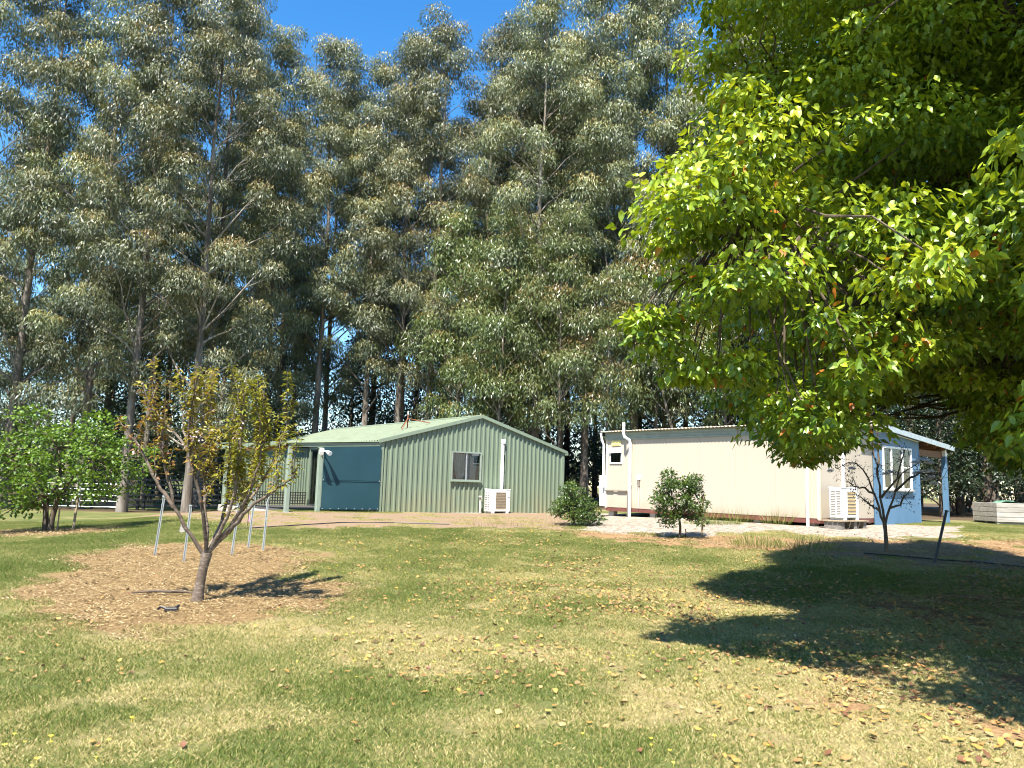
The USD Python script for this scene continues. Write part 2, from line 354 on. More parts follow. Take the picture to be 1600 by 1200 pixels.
def blobs(lst, x, y):
    out = np.zeros_like(x)
    for cx, cy, a, b, r in lst:
        r = math.radians(r)
        u, v = (x - cx) * math.cos(r) + (y - cy) * math.sin(r), -(x - cx) * math.sin(r) + (y - cy) * math.cos(r)
        out = np.maximum(out, np.exp(-(u / a) ** 2 - (v / b) ** 2))
    return out


def masks(x, y):
    x, y = np.asarray(x, float), np.asarray(y, float)
    p = np.stack([x, y, 0 * x], -1)
    mulch = np.maximum(soft(MULCH, x, y, 0.5, 0.7, 1), soft(BED, x, y, 0.4, 0.4, 2))
    straw = soft(STRAW, x, y, 0.5, 0.5, 3)
    sand = soft(SAND, x, y, 0.35, 0.5, 4)
    litter = soft(LITTER, x, y, 0.35, 0.5, 5)
    litter = np.maximum(litter, soft(LITTER2, x, y, 1.0, 0.9, 6) * ss(0.40, 0.58, fbm(p * 1.3 + 31, 4, seed=45)) * 0.8)
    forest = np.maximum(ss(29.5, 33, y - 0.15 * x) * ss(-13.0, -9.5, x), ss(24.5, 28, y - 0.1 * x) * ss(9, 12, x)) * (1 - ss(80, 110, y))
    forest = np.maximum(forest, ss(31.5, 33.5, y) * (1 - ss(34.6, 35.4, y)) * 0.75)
    n = fbm(p * np.array([0.42, 0.62, 1]) + 5, 4, seed=21)
    n2 = fbm(p * 2.2 + 1, 3, seed=22)
    dry = 0.46 + 1.3 * (n - 0.5) + 1.0 * (n2 - 0.5) + 0.55 * blobs(DRY, x, y) - 0.42 * blobs(GREEN, x, y) + 0.25 * ss(1.0, 4.5, x) * (1 - ss(9, 12, y)) + 0.08 * ss(0, 3, x) - 0.25 * ss(-5, -9, x) * ss(6, 12, y)
    return {"mulch": mulch, "straw": straw, "sand": sand, "litter": litter, "forest": forest, "dry": np.clip(dry, 0, 1)}


def axis(lo, hi, step, far0, far1):
    a = np.arange(lo, hi + 1e-6, step)
    g0 = lo - np.geomspace(step * 2, lo - far0, 26)[::-1]
    g1 = hi + np.geomspace(step * 2, far1 - hi, 30)
    return np.concatenate([g0, a, g1])


gx, gy = axis(-15, 15, 0.125, -900, 900), axis(3.4, 36, 0.125, -60, 1500)
X, Y = np.meshgrid(gx, gy, indexing="ij")
Z = gz(X, Y)
nx, ny = len(gx), len(gy)
idx = np.arange(nx * ny).reshape(nx, ny)
q = np.stack([idx[:-1, :-1], idx[1:, :-1], idx[1:, 1:], idx[:-1, 1:]], -1).reshape(-1, 4)
GM = masks(X.ravel(), Y.ravel())
N = {"pos": ("geometry", {}), "n1": ("noise_texture", {"scale": 34.0, "detail": 5.0, "roughness": 0.7}), "n2": ("noise_texture", {"scale": 3.0, "detail": 6.0, "roughness": 0.65}), "n3": ("noise_texture", {"scale": 9.0, "detail": 6.0, "roughness": 0.7, "distortion": 0.6}),
     "p": ("principled_bsdf", {"roughness": 0.95, "specular_ior_level": 0.15}), "b": ("bump", {"distance": 0.03, "strength": 0.8})}
Lk = [("pos.position", "n1.vector"), ("pos.position", "n2.vector"), ("pos.position", "n3.vector"), ("n1.fac", "b.height"), ("b.normal", "p.normal")]
for k in ("dry", "straw", "litter", "forest", "sand", "mulch"):
    N["a_" + k] = ("attribute", {"attribute": k})
# lawn: green to straw by dryness roughened with noise
N["d1"] = ("math", {"math_type": "multiply_add", "value2": 1.3}); Lk += [("n1.fac", "d1.value1"), ("a_dry.fac", "d1.value3")]
N["d2"] = ("math", {"math_type": "multiply_add", "value2": 0.5}); Lk += [("n3.fac", "d2.value1"), ("d1.value", "d2.value3")]
N["rl"] = ("rgb_ramp", {"ramp": [(0.0, (0.060, 0.078, 0.022)), (0.38, (0.105, 0.115, 0.036)), (0.62, (0.165, 0.145, 0.06)), (1.0, (0.24, 0.19, 0.095))]})
N["d3"] = ("map_range", {"from_min": 0.72, "from_max": 1.98, "clamp": True}); Lk += [("d2.value", "d3.value"), ("d3.result", "rl.fac")]
prev = "rl.color"
for k, ramp, noise in (("straw", [(0.3, (0.09, 0.06, 0.036)), (0.52, (0.21, 0.148, 0.092)), (0.75, (0.34, 0.26, 0.175))], "n1"), ("litter", [(0.32, (0.13, 0.075, 0.035)), (0.55, (0.26, 0.16, 0.08)), (0.75, (0.38, 0.27, 0.15))], "n1"),
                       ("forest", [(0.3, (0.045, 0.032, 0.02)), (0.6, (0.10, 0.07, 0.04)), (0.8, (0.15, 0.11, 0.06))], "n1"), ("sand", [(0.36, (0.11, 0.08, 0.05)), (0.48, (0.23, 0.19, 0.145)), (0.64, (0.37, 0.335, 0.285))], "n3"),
                       ("mulch", [(0.3, (0.10, 0.063, 0.028)), (0.55, (0.21, 0.14, 0.065)), (0.75, (0.33, 0.24, 0.12))], "n1")):
    N["r_" + k] = ("rgb_ramp", {"ramp": ramp}); Lk.append((noise + ".fac", f"r_{k}.fac"))
    N["e_" + k] = ("math", {"math_type": "add"}); Lk += [("a_" + k + ".fac", f"e_{k}.value1"), ("n3.fac", f"e_{k}.value2")]
    N["f_" + k] = ("map_range", {"from_min": 0.82, "from_max": 1.12, "clamp": True}); Lk.append((f"e_{k}.value", f"f_{k}.value"))
    N["x_" + k] = ("mix", {}); Lk += [(f"f_{k}.result", f"x_{k}.fac"), (prev, f"x_{k}.color1"), (f"r_{k}.color", f"x_{k}.color2")]
    prev = f"x_{k}.color"
Lk.append((prev, "p.base_color"))
ground_mat = usdkit.material(stage, "/World/Looks/ground", N, Lk, surface="p.BSDF")
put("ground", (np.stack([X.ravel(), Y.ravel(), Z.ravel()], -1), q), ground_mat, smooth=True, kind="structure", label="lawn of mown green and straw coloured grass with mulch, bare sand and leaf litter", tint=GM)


# ------------------------------------------------------------------ green shed
def ribbed(x0, x1, ztop, zbot=0.0, y=0.0, pitch=0.19, depth=0.04, hole=None):
    """one wall sheet with trapezoid ribs standing proud to -y; ztop(x); hole = (x0, x1, z0, z1)"""
    xs, os_ = [], []
    k = round((x1 - x0) / pitch)
    for i in range(k):
        b = x0 + i * pitch
        for t, o in ((0.0, 0), (0.50, 0), (0.62, 1), (0.84, 1), (0.97, 0)):
            xs.append(b + t * pitch); os_.append(o)
    xs.append(x1); os_.append(0)
    m = MB()
    for a, b, oa, ob in zip(xs[:-1], xs[1:], os_[:-1], os_[1:]):
        ya, yb = y - oa * depth, y - ob * depth
        spans = [(zbot, None)]
        mid = (a + b) / 2
        if hole and hole[0] < mid < hole[1]:
            spans = [(zbot, hole[2]), (hole[3], None)]
        for lo, hi in spans:
            ha, hb = (ztop(a), ztop(b)) if hi is None else (hi, hi)
            m.add([(a, ya, lo), (b, yb, lo), (b, yb, hb), (a, ya, ha)], [(0, 1, 2, 3)])
    return m


shed = thing("green_shed", "pale green corrugated metal shed with low gable roof and open verandah on its left", "shed", (-4.08, 25, 0.6), 36.87)
W, EH, RH, LEN = 7.6, 2.3, 3.34, 12.5
gable = lambda x: (EH + (RH - EH) * (1 - abs(x - W / 2) / (W / 2))) - 0.03
WIN = (2.66, 3.80, 1.12, 2.02)
put("slab", MB().bbox(0.0, W + 0.1, -0.12, LEN, -0.22, -0.004, 0.012), concrete, shed)
put("verandah_slab", MB().bbox(-3.15, -0.004, -0.12, 6.15, -0.22, -0.004, 0.012), concrete, shed)
for i in range(10):
    if i == 4:
        put("wall_sheet", ribbed(i * 0.76, i * 0.76 + 0.76, lambda x: WIN[2]), green_wall, shed)
        put("wall_sheet", ribbed(i * 0.76, i * 0.76 + 0.76, gable, zbot=WIN[3]), green_wall, shed)
    else:
        put("wall_sheet", ribbed(i * 0.76, i * 0.76 + 0.76, gable, hole=WIN), green_wall, shed)
for i in range(10):     # right side wall, seen from a step to the side
    if i < 1:
        put("side_wall", MB().box(W - 0.02, W, 0.02, LEN, 0, EH - 0.02), green_wall, shed)
put("corner_trim", MB().bbox(-0.05, 0.05, -0.045, 0.06, 0, EH - 0.03, 0.006), green_trim, shed)
put("corner_trim", MB().bbox(W - 0.05, W + 0.05, -0.045, 0.06, 0, EH - 0.03, 0.006), green_trim, shed)
# left long wall up to the end room, with the dark door in it
for i in range(6):
    s = ribbed(0, 0.76, lambda x: EH - 0.02).moved(rz=-PI / 2).moved((0.0, 0.05 + 0.76 * (i + 1), 0))
    put("verandah_wall_sheet", s, green_wall, shed)
# door between y 4.65 and 5.7
dr = put("door", MB().box(0.0, 0.03, 4.68, 5.66, 0.03, 2.08), dark_inside, shed)
put("door_frame", MB().box(-0.05, 0.02, 4.61, 4.68, 0, 2.15).box(-0.05, 0.02, 5.66, 5.73, 0, 2.15).box(-0.05, 0.02, 4.68, 5.66, 2.08, 2.15), green_trim, dr)
put("door_glass", MB().box(-0.02, -0.012, 4.74, 5.60, 0.1, 2.0), pane_glass, dr)
# end room whose front faces the camera
for i in range(4):
    put("end_wall_sheet", ribbed(-3.04 + 0.76 * i, -3.04 + 0.76 * i + 0.76, lambda x: 2.13, y=5.8, pitch=0.095, depth=0.018), green_wall, shed)
put("end_side_wall", MB().box(-3.06, -3.04, 5.8, 6.1, 0, 2.13), green_wall, shed)
put("end_roof", MB().hexa([(-3.2, 5.62, 2.14), (-0.06, 5.62, 2.24), (-0.06, 6.2, 2.24), (-3.2, 6.2, 2.14)], [(-3.2, 5.62, 2.18), (-0.06, 5.62, 2.28), (-0.06, 6.2, 2.28), (-3.2, 6.2, 2.18)]), green_roof, shed)
put("verandah_floor", MB().box(-3.0, -0.06, 0.06, 5.7, -0.02, 0.004), dark_paving, shed)
# roof: ribbed sheets laid down both slopes
sl = (RH - EH) / (W / 2)


def roof_sheet(y0, sgn):
    m = MB()
    prof = [(0.0, 0), (0.10, 0), (0.125, 0.028), (0.165, 0.028), (0.19, 0)]
    pts = [(y0 + k * 0.19 + a, h) for k in range(4) for a, h in prof[:-1]] + [(y0 + 0.76, 0)]
    xa, xb = (-0.14, W / 2) if sgn < 0 else (W + 0.14, W / 2)
    z = lambda x: EH + sl * (W / 2 - abs(x - W / 2))
    for (ya, ha), (yb, hb) in zip(pts[:-1], pts[1:]):
        a, b, c, d = (xa, ya, z(xa) + ha), (xb, ya, z(xb) + ha), (xb, yb, z(xb) + hb), (xa, yb, z(xa) + hb)
        dn = np.array([0, 0, -0.012])
        m.hexa([np.array(p) + dn - (0, 0, 0) for p in (a, b, c, d)], [a, b, c, d])
    return m


for sgn in (-1, 1):
    for i in range(16):
        put("roof_sheet", roof_sheet(-0.06 + i * 0.76, sgn), green_roof, shed)
put("ridge_cap", MB().hexa([(W / 2 - 0.16, -0.09, RH - 0.01), (W / 2 + 0.16, -0.09, RH - 0.01), (W / 2 + 0.16, LEN - 0.3, RH - 0.01), (W / 2 - 0.16, LEN - 0.3, RH - 0.01)],
                           [(W / 2 - 0.01, -0.09, RH + 0.045), (W / 2 + 0.01, -0.09, RH + 0.045), (W / 2 + 0.01, LEN - 0.3, RH + 0.045), (W / 2 - 0.01, LEN - 0.3, RH + 0.045)]), green_trim, shed)
for s in (-1, 1):       # barge flashings along the gable
    xa, xb = W / 2 + s * (W / 2 + 0.16), W / 2 + s * 0.002
    za, zb = EH - 0.16 * sl, RH
    put("barge_flashing", MB().hexa([(xa, -0.10, za - 0.07), (xb, -0.10, zb - 0.07), (xb, -0.035, zb - 0.07), (xa, -0.035, za - 0.07)], [(xa, -0.10, za + 0.045), (xb, -0.10, zb + 0.045), (xb, -0.035, zb + 0.045), (xa, -0.035, za + 0.045)]), green_trim, shed)
put("gutter", MB().bbox(W + 0.05, W + 0.19, -0.1, LEN, EH - 0.16, EH - 0.05, 0.01), green_trim, shed)
# verandah roof over the front bay, posts and beams
vz = lambda x: 2.02 + (x + 3.2) * 0.066
for i in range(4):
    y0 = -0.1 + i * 0.76
    m = MB()
    for k in range(8):
        ya, yb, yc = y0 + k * 0.095, y0 + k * 0.095 + 0.05, y0 + k * 0.095 + 0.095
        for a, b, ha, hb in ((ya, yb, 0, 0.018), (yb, yc, 0.018, 0)):
            m.hexa([(-3.2, a, vz(-3.2) + ha), (-0.16, a, vz(-0.16) + ha), (-0.16, b, vz(-0.16) + hb), (-3.2, b, vz(-3.2) + hb)], [(-3.2, a, vz(-3.2) + ha + 0.006), (-0.16, a, vz(-0.16) + ha + 0.006), (-0.16, b, vz(-0.16) + hb + 0.006), (-3.2, b, vz(-3.2) + hb + 0.006)])
    put("verandah_roof_sheet", m, green_roof, shed)
put("beam", MB().hexa([(-3.1, -0.06, 1.90), (-0.06, -0.06, 2.09), (-0.06, 0.0, 2.09), (-3.1, 0.0, 1.90)], [(-3.1, -0.06, 2.02), (-0.06, -0.06, 2.21), (-0.06, 0.0, 2.21), (-3.1, 0.0, 2.02)]), green_trim, shed)
put("gutter", MB().bbox(-3.33, -3.2, -0.12, 6.2, 1.94, 2.07, 0.012), green_trim, shed)
put("beam", MB().box(-3.08, -3.0, 0.1, 5.75, 1.86, 1.98), timber_brown, shed)
for y in (0.9, 1.8, 2.7):
    put("purlin", MB().hexa([(-3.0, y, 1.95), (-0.1, y, 2.12), (-0.1, y + 0.05, 2.12), (-3.0, y + 0.05, 1.95)], [(-3.0, y, 2.01), (-0.1, y, 2.2), (-0.1, y + 0.05, 2.2), (-3.0, y + 0.05, 2.01)]), timber_brown, shed)
for x, y, h in ((-2.08, -0.02, 1.94), (-3.04, -0.02, 1.92), (-3.06, 3.04, 1.94), (-3.06, 5.7, 1.94)):
    p = put("post", MB().bbox(x - 0.065, x + 0.065, y - 0.065, y + 0.065, -0.003, h, 0.012), post_green, shed)
    put("foot_plate", MB().bbox(x - 0.09, x + 0.09, y - 0.09, y + 0.09, -0.003, 0.012, 0.003), galv, p)
# gable window
x0, x1, z0, z1 = WIN
w = put("window", MB().box(x0, x1, 0.13, 0.14, z0, z1), dark_inside, shed)
put("frame", MB().box(x0 - 0.05, x1 + 0.05, -0.055, 0.03, z1, z1 + 0.05).box(x0 - 0.05, x0, -0.055, 0.03, z0, z1).box(x1, x1 + 0.05, -0.055, 0.03, z0, z1).box(x0 - 0.05, x1 + 0.05, -0.055, 0.03, z0 - 0.05, z0), fascia_green, w)
put("sill", MB().bbox(x0 - 0.07, x1 + 0.07, -0.10, 0.0, z0 - 0.085, z0 - 0.052, 0.005), green_trim, w)
put("mullion", MB().box((x0 + x1) / 2 - 0.022, (x0 + x1) / 2 + 0.022, -0.035, 0.01, z0, z1), galv, w)
put("pane", MB().box(x0, (x0 + x1) / 2 - 0.022, -0.016, -0.010, z0, z1), pane_glass, w)
put("pane", MB().box((x0 + x1) / 2 + 0.022, x1, -0.006, 0.0, z0, z1), pane_glass, w)


def curtain(xa, xb, xa2, xb2, ph):
    n = 40
    t = np.linspace(0, 1, n)
    m = MB()
    top = np.stack([xa + (xb - xa) * t, 0.07 + 0.022 * np.sin(t * 38 + ph), np.full(n, z1 - 0.01)], -1)
    bot = np.stack([xa2 + (xb2 - xa2) * t, 0.07 + 0.03 * np.sin(t * 38 + ph + 0.3), np.full(n, z0 + 0.02)], -1)
    f = [(i, i + 1, n + i + 1, n + i) for i in range(n - 1)]
    return m.add(np.vstack([top, bot]), f)


put("curtain", curtain(x0 + 0.02, x0 + 0.6, x0 + 0.25, x0 + 0.62, 0), curtain_mat, w)
put("curtain", curtain(x0 + 0.6, x1 - 0.02, x0 + 0.62, x1 - 0.12, 2), curtain_mat, w)


def in_shed(x, y, z=0.0):
    c, s = math.cos(math.radians(36.87)), math.sin(math.radians(36.87))
    return (-4.08 + x * c - y * s, 25 + x * s + y * c, 0.6 + z)


# blue shade screen filling the bay beside the gable
sc = thing("shade_screen", "teal blue shade cloth screen laced between verandah post and gable corner of the green shed", "screen", in_shed(0, 0), 36.87)
put("upper_cloth", MB().hexa([(-2.0, -0.085, 0.98), (-0.07, -0.085, 0.98), (-0.07, -0.079, 0.98), (-2.0, -0.079, 0.98)], [(-2.0, -0.085, 1.96), (-0.07, -0.085, 2.08), (-0.07, -0.079, 2.08), (-2.0, -0.079, 1.96)]), teal_shade, sc)
put("lower_cloth", MB().box(-2.0, -0.07, -0.080, -0.074, 0.09, 0.985), teal_shade, sc)
put("hem", MB().box(-2.0, -0.07, -0.090, -0.081, 0.94, 0.965), teal_shade, sc)
for k in range(8):
    put("eyelet", MB().box(-1.97 + k * 0.265, -1.94 + k * 0.265, -0.089, -0.0805, 0.10, 0.13), galv, sc)
for k in (0, 1):
    put("eyelet", MB().box(-1.985 + k * 1.88, -1.955 + k * 1.88, -0.097, -0.09, 0.96, 0.99), galv, sc)

fl = thing("floodlight", "twin white floodlight at the top of the shed verandah post beside the blue screen", "lamp", in_shed(-2.08, -0.09, 1.84), 36.87)
put("bracket", MB().bbox(-0.06, 0.06, -0.07, 0.005, -0.05, 0.07, 0.01), off_white, fl)
for s in (-1, 1):
    h = MB().tube([(0.04 * s, -0.07, 0), (0.10 * s, -0.16, -0.03)], 0.02, 6)
    put("arm", h, off_white, fl)
    put("lamp_head", MB().tube([(0.09 * s, -0.13, -0.01), (0.11 * s, -0.21, -0.04), (0.14 * s, -0.32, -0.085), (0.142 * s, -0.33, -0.088)], [0.025, 0.055, 0.075, 0.06], 12), off_white, fl)

# rusty aerial stand on the roof
zr = 2.3 + 2.0 * sl + 0.02
an = thing("aerial_stand", "rusty bent three legged aerial bracket on the green shed roof", "bracket", in_shed(2.0, 2.0, zr), 36.87)
put("mast", MB().tube([(0, 0, 0.02), (0.0, 0, 0.32), (0.01, 0, 0.5)], 0.022, 7), rust, an)
put("mast_top", MB().tube([(0.01, 0, 0.5), (0.01, 0, 0.62)], 0.026, 7), off_white, an)
for ex, ey in ((-0.35, -0.25), (0.05, 0.55), (0.75, -0.3)):
    put("leg", MB().tube([(0, 0, 0.36), (ex, ey, ex * sl + 0.03)], 0.016, 6), rust, an)

# lattice along the foot of the end wall
la = thing("lattice_trellis", "black garden lattice standing along the foot of the shed end wall on the verandah", "trellis", in_shed(-2.95, 5.55, 0.03), 36.87)
for i in range(30):
    put("upright_slat", MB().box(i * 0.095, i * 0.095 + 0.03, 0, 0.012, 0, 0.46), lattice_mat, la)
for i in range(5):
    put("cross_slat", MB().box(-0.02, 2.8, -0.014, -0.002, 0.03 + i * 0.1, 0.06 + i * 0.1), lattice_mat, la)


def air_con(name, label, loc, rz, grille, slats):
    t = thing(name, label, "air conditioner", loc, rz)
    # front faces -y, louvred side faces -x; 0.86 wide, 0.34 deep, 0.74 high
    put("case", MB().bbox(-0.43, 0.43, -0.17, 0.17, 0.06, 0.80, 0.015), white_plastic, t)
    put("lid", MB().bbox(-0.44, 0.44, -0.18, 0.18, 0.80, 0.825, 0.008), white_plastic, t)
    g = put("fan_grille", MB().box(-0.20, 0.24, -0.182, -0.171, 0.13, 0.72), grille, t)
    put("grille_rim", MB().box(-0.23, -0.20, -0.188, -0.171, 0.10, 0.75).box(0.24, 0.27, -0.188, -0.171, 0.10, 0.75).box(-0.20, 0.24, -0.188, -0.171, 0.72, 0.75).box(-0.20, 0.24, -0.188, -0.171, 0.10, 0.13), white_plastic, g)
    for k in range(7 if slats else 11):
        z = 0.16 + k * (0.085 if slats else 0.053)
        put("grille_bar", MB().box(-0.198, 0.238, -0.19, -0.183, z, z + (0.03 if slats else 0.008)), tan_slat if slats else grille, g)
    rows = 15 if slats else 8
    hh = 0.62 / rows
    for k in range(rows):
        z = 0.13 + k * hh
        put("side_louvre", MB().box(-0.437, -0.431, -0.13, -0.02, z, z + hh * 0.5).box(-0.437, -0.431, 0.01, 0.13, z, z + hh * 0.5), grey_grille, t)
    for x in (-0.3, 0.3):
        put("foot", MB().bbox(x - 0.05, x + 0.05, -0.2, 0.2, 0.0, 0.06, 0.008), off_white, t)
    put("badge", MB().box(0.31, 0.40, -0.176, -0.171, 0.55, 0.58), grey_grille, t)
    return t


air_con("air_conditioner", "white air conditioner unit on the ground against the green shed gable", in_shed(4.35, -0.36, 0.0), 36.87, tan_grille, False)
co = thing("pipe_cover", "white vertical pipe cover running up the green gable above the air conditioner", "pipe", in_shed(4.72, -0.04, 0), 36.87)
put("duct", MB().bbox(-0.05, 0.05, -0.07, 0.0, 0.83, 2.42, 0.012), white_plastic, co)
put("cap", MB().bbox(-0.06, 0.075, -0.10, 0.0, 2.42, 2.58, 0.02), white_plastic, co)
for z in (1.1, 1.6, 2.05):
    put("clip", MB().box(-0.055, 0.055, -0.075, -0.01, z, z + 0.02), off_white, co)
tp = thing("garden_tap", "small garden tap on a pale riser left of the shed air conditioner", "tap", in_shed(3.72, -0.22, 0), 36.87)
put("riser", MB().tube([(0, 0, 0), (0, 0, 0.42)], 0.03, 8), off_white, tp)
put("valve", MB().tube([(0, 0.0, 0.42), (0, 0, 0.5), (0.0, -0.07, 0.53), (0, -0.1, 0.46)], 0.024, 8), grey_grille, tp)
put("handle", MB().bbox(-0.05, 0.05, -0.03, 0.03, 0.53, 0.58, 0.01), off_white, tp)
put("hose_tail", MB().tube([(0.02, -0.02, 0.36), (0.1, -0.02, 0.34), (0.13, 0, 0.2), (0.05, 0.03, 0.02)], 0.012, 6), black_plastic, tp)

# ------------------------------------------------------------------ cream cabin with blue lean-to
CA = -50.5
cab = thing("cream_cabin", "long cream panelled cabin on blocks with blue painted lean-to at its right end", "cabin", (3.2, 26, 0.7), CA)


def in_cab(x, y, z=0.0):
    c, s = math.cos(math.radians(CA)), math.sin(math.radians(CA))
    return (3.2 + x * c - y * s, 26 + x * s + y * c, 0.7 + z)


L, B = 7.5, 2.92
for i in range(6):
    put("wall_panel", MB().bbox(i * 1.25 + 0.003, i * 1.25 + 1.247, 0.0, 0.05, 0.26, 2.46, 0.006), cream, cab)
for i in range(6):
    put("joint_strip", MB().box(i * 1.25 - 0.003, i * 1.25 + 0.003, 0.012, 0.04, 0.26, 2.46), cream, cab) if i else None
for i in range(2):
    put("end_panel", MB().bbox(L - 0.05, L, 0.053 + i * 1.435, 0.053 + i * 1.435 + 1.43, 0.26, 2.46, 0.006), cream, cab)
put("far_wall", MB().box(0, L - 0.05, B - 0.05, B, 0.26, 2.46).box(0, 0.05, 0.055, B - 0.05, 0.26, 2.46), cream, cab)
put("corner_trim", MB().bbox(L - 0.06, L + 0.012, -0.012, 0.06, 0.24, 2.46, 0.004), cream_trim, cab)
put("corner_trim", MB().bbox(-0.012, 0.06, -0.012, 0.06, 0.24, 2.46, 0.004), cream_trim, cab)
put("base_rail", MB().box(0, L, 0.01, 0.08, 0.14, 0.258).box(L - 0.07, L - 0.005, 0.08, B, 0.14, 0.258), maroon, cab)
put("floor_frame", MB().box(0.02, L - 0.08, 0.1, B, 0.16, 0.25), dark_inside, cab)
put("fascia", MB().box(-0.03, L + 0.03, -0.035, -0.003, 2.44, 2.70).box(L + 0.003, L + 0.035, -0.003, B, 2.44, 2.70), fascia_green, cab)
for k in range(3):
    put("fascia_rib", MB().bbox(-0.03, L + 0.03, -0.05, -0.035, 2.47 + k * 0.08, 2.50 + k * 0.08, 0.004).bbox(L + 0.035, L + 0.05, -0.035, B, 2.47 + k * 0.08, 2.50 + k * 0.08, 0.004), fascia_green, cab)
# corrugated roof, sheets running front to back with their wavy ends above the fascia
for i in range(10):
    x0 = -0.08 + i * 0.768
    n = 33
    xs = np.linspace(x0, x0 + 0.768, n)
    hz = 0.015 * np.cos((xs - x0) / 0.128 * 2 * PI)
    v, f = [], []
    for y, z in ((-0.22, 2.715), (B + 0.1, 2.86)):
        for dz in (0.0, 0.008):
            v += [(a, y, z + h + dz) for a, h in zip(xs, hz)]
    for a, b in ((0, 2), (3, 1), (1, 0), (2, 3)):
        f += [(a * n + j, a * n + j + 1, b * n + j + 1, b * n + j) for j in range(n - 1)]
    put("roof_sheet", MB().add(v, f), cream_trim, cab)
put("ridge_flashing", MB().bbox(L - 0.35, L + 0.28, 1.9, 2.85, 2.80, 2.93, 0.01), cream_trim, cab)
for x in (0.15, 1.9, 3.8, 5.6, 7.2):
    gzz = float(gz(*[np.array(c) for c in in_cab(x, 0.2)[:2]])) - 0.7
    put("stump", MB().bbox(x - 0.11, x + 0.11, 0.1, 0.3, gzz - 0.1, 0.155, 0.01), concrete, cab)
# little left window with awning flap and yellowed vent
w = put("bathroom_window", MB().box(0.22, 0.68, -0.004, 0.002, 1.72, 2.10), dark_inside, cab)
put("frame", MB().box(0.18, 0.72, -0.035, -0.004, 1.68, 1.72).box(0.18, 0.22, -0.035, -0.004, 1.72, 2.06).box(0.68, 0.72, -0.035, -0.004, 1.72, 2.06), white_paint, w)
put("pane", MB().box(0.22, 0.68, -0.016, -0.010, 1.72, 2.06), pane_glass, w)
put("flap", MB().hexa([(0.17, -0.09, 2.02), (0.73, -0.09, 2.02), (0.73, -0.03, 2.02), (0.17, -0.03, 2.02)], [(0.17, -0.05, 2.19), (0.73, -0.05, 2.19), (0.73, -0.005, 2.19), (0.17, -0.005, 2.19)]), white_paint, w)
put("flap_hinge", MB().box(0.28, 0.62, -0.03, -0.003, 2.20, 2.225), grey_grille, w)
put("vent_cover", MB().bbox(0.25, 0.65, -0.03, -0.002, 2.25, 2.43, 0.008), yellowed, cab)
for k in range(3):
    put("vent_fin", MB().box(0.30, 0.60, -0.04, -0.03, 2.275 + k * 0.05, 2.30 + k * 0.05), yellowed, cab)
pv = put("vent_pipe", MB().tube([(1.13, -0.09, -0.03), (1.13, -0.09, 2.30), (1.12, -0.12, 2.42), (1.05, -0.28, 2.52), (1.03, -0.30, 2.62), (1.03, -0.30, 2.98)], 0.045, 10), white_plastic, cab)
put("pipe_collar", MB().tube([(1.13, -0.09, 2.22), (1.13, -0.09, 2.32)], 0.056, 10), white_plastic, pv)
put("pipe_collar", MB().tube([(1.13, -0.09, 1.0), (1.13, -0.09, 1.06)], 0.054, 10), white_plastic, pv)
put("downpipe", MB().tube([(-0.07, -0.05, 0.9), (-0.07, -0.05, 2.28), (-0.09, -0.12, 2.45), (-0.09, -0.18, 2.68)], 0.04, 8), white_plastic, cab)
gp_ = put("gas_pipe", MB().tube([(0.0, -0.04, 0.80), (0.98, -0.04, 0.80), (0.99, -0.04, 0.78), (0.99, -0.04, 0.0)], 0.018, 7), grey_grille, cab)
put("pipe_lagging", MB().tube([(0.05, -0.04, 0.80), (0.36, -0.04, 0.80)], 0.032, 7).tube([(0.56, -0.04, 0.80), (0.95, -0.04, 0.80)], 0.032, 7), grey_grille, gp_)
mt = put("outlet_pipe", MB().tube([(1.45, -0.035, 0.28), (1.45, -0.035, 0.98)], 0.014, 6), off_white, cab)
put("outlet_cap", MB().bbox(1.40, 1.50, -0.09, -0.003, 1.16, 1.30, 0.015), white_plastic, mt)
put("outlet_neck", MB().bbox(1.42, 1.48, -0.075, -0.003, 0.96, 1.16, 0.01), grey_grille, mt)
put("corner_pipe", MB().tube([(7.2, -0.06, 0.02), (7.2, -0.06, 2.43)], 0.04, 8), white_plastic, cab)
put("end_pipe", MB().bbox(L + 0.003, L + 0.07, 1.12, 1.22, 0.9, 2.43, 0.01), white_plastic, cab)
put("meter_cupboard", MB().bbox(-0.33, -0.02, 0.02, 0.40, 0.28, 1.30, 0.012), off_white, cab)
# blue lean-to
XF = L + 0.045
zt = lambda y: 2.88 - (y - 2.8) * 0.080
put("blue_panel", MB().hexa([(XF - 0.04, 2.925, 0.07), (XF, 2.925, 0.07), (XF, 4.895, 0.07), (XF - 0.04, 4.895, 0.07)], [(XF - 0.04, 2.925, 1.06), (XF, 2.925, 1.06), (XF, 4.895, 1.06), (XF - 0.04, 4.895, 1.06)]), blue_paint, cab)
WY = (3.42, 5.26)
put("blue_panel", MB().box(XF - 0.04, XF, 4.90, 5.80, 0.07, 1.06), blue_paint, cab)
put("blue_panel", MB().hexa([(XF - 0.04, 2.925, 1.064), (XF, 2.925, 1.064), (XF, WY[0], 1.064), (XF - 0.04, WY[0], 1.064)], [(XF - 0.04, 2.925, zt(2.925)), (XF, 2.925, zt(2.925)), (XF, WY[0], zt(WY[0])), (XF - 0.04, WY[0], zt(WY[0]))]), blue_paint, cab)
put("blue_panel", MB().hexa([(XF - 0.04, WY[1], 1.064), (XF, WY[1], 1.064), (XF, 5.8, 1.064), (XF - 0.04, 5.8, 1.064)], [(XF - 0.04, WY[1], zt(WY[1])), (XF, WY[1], zt(WY[1])), (XF, 5.8, zt(5.8)), (XF - 0.04, 5.8, zt(5.8))]), blue_paint, cab)
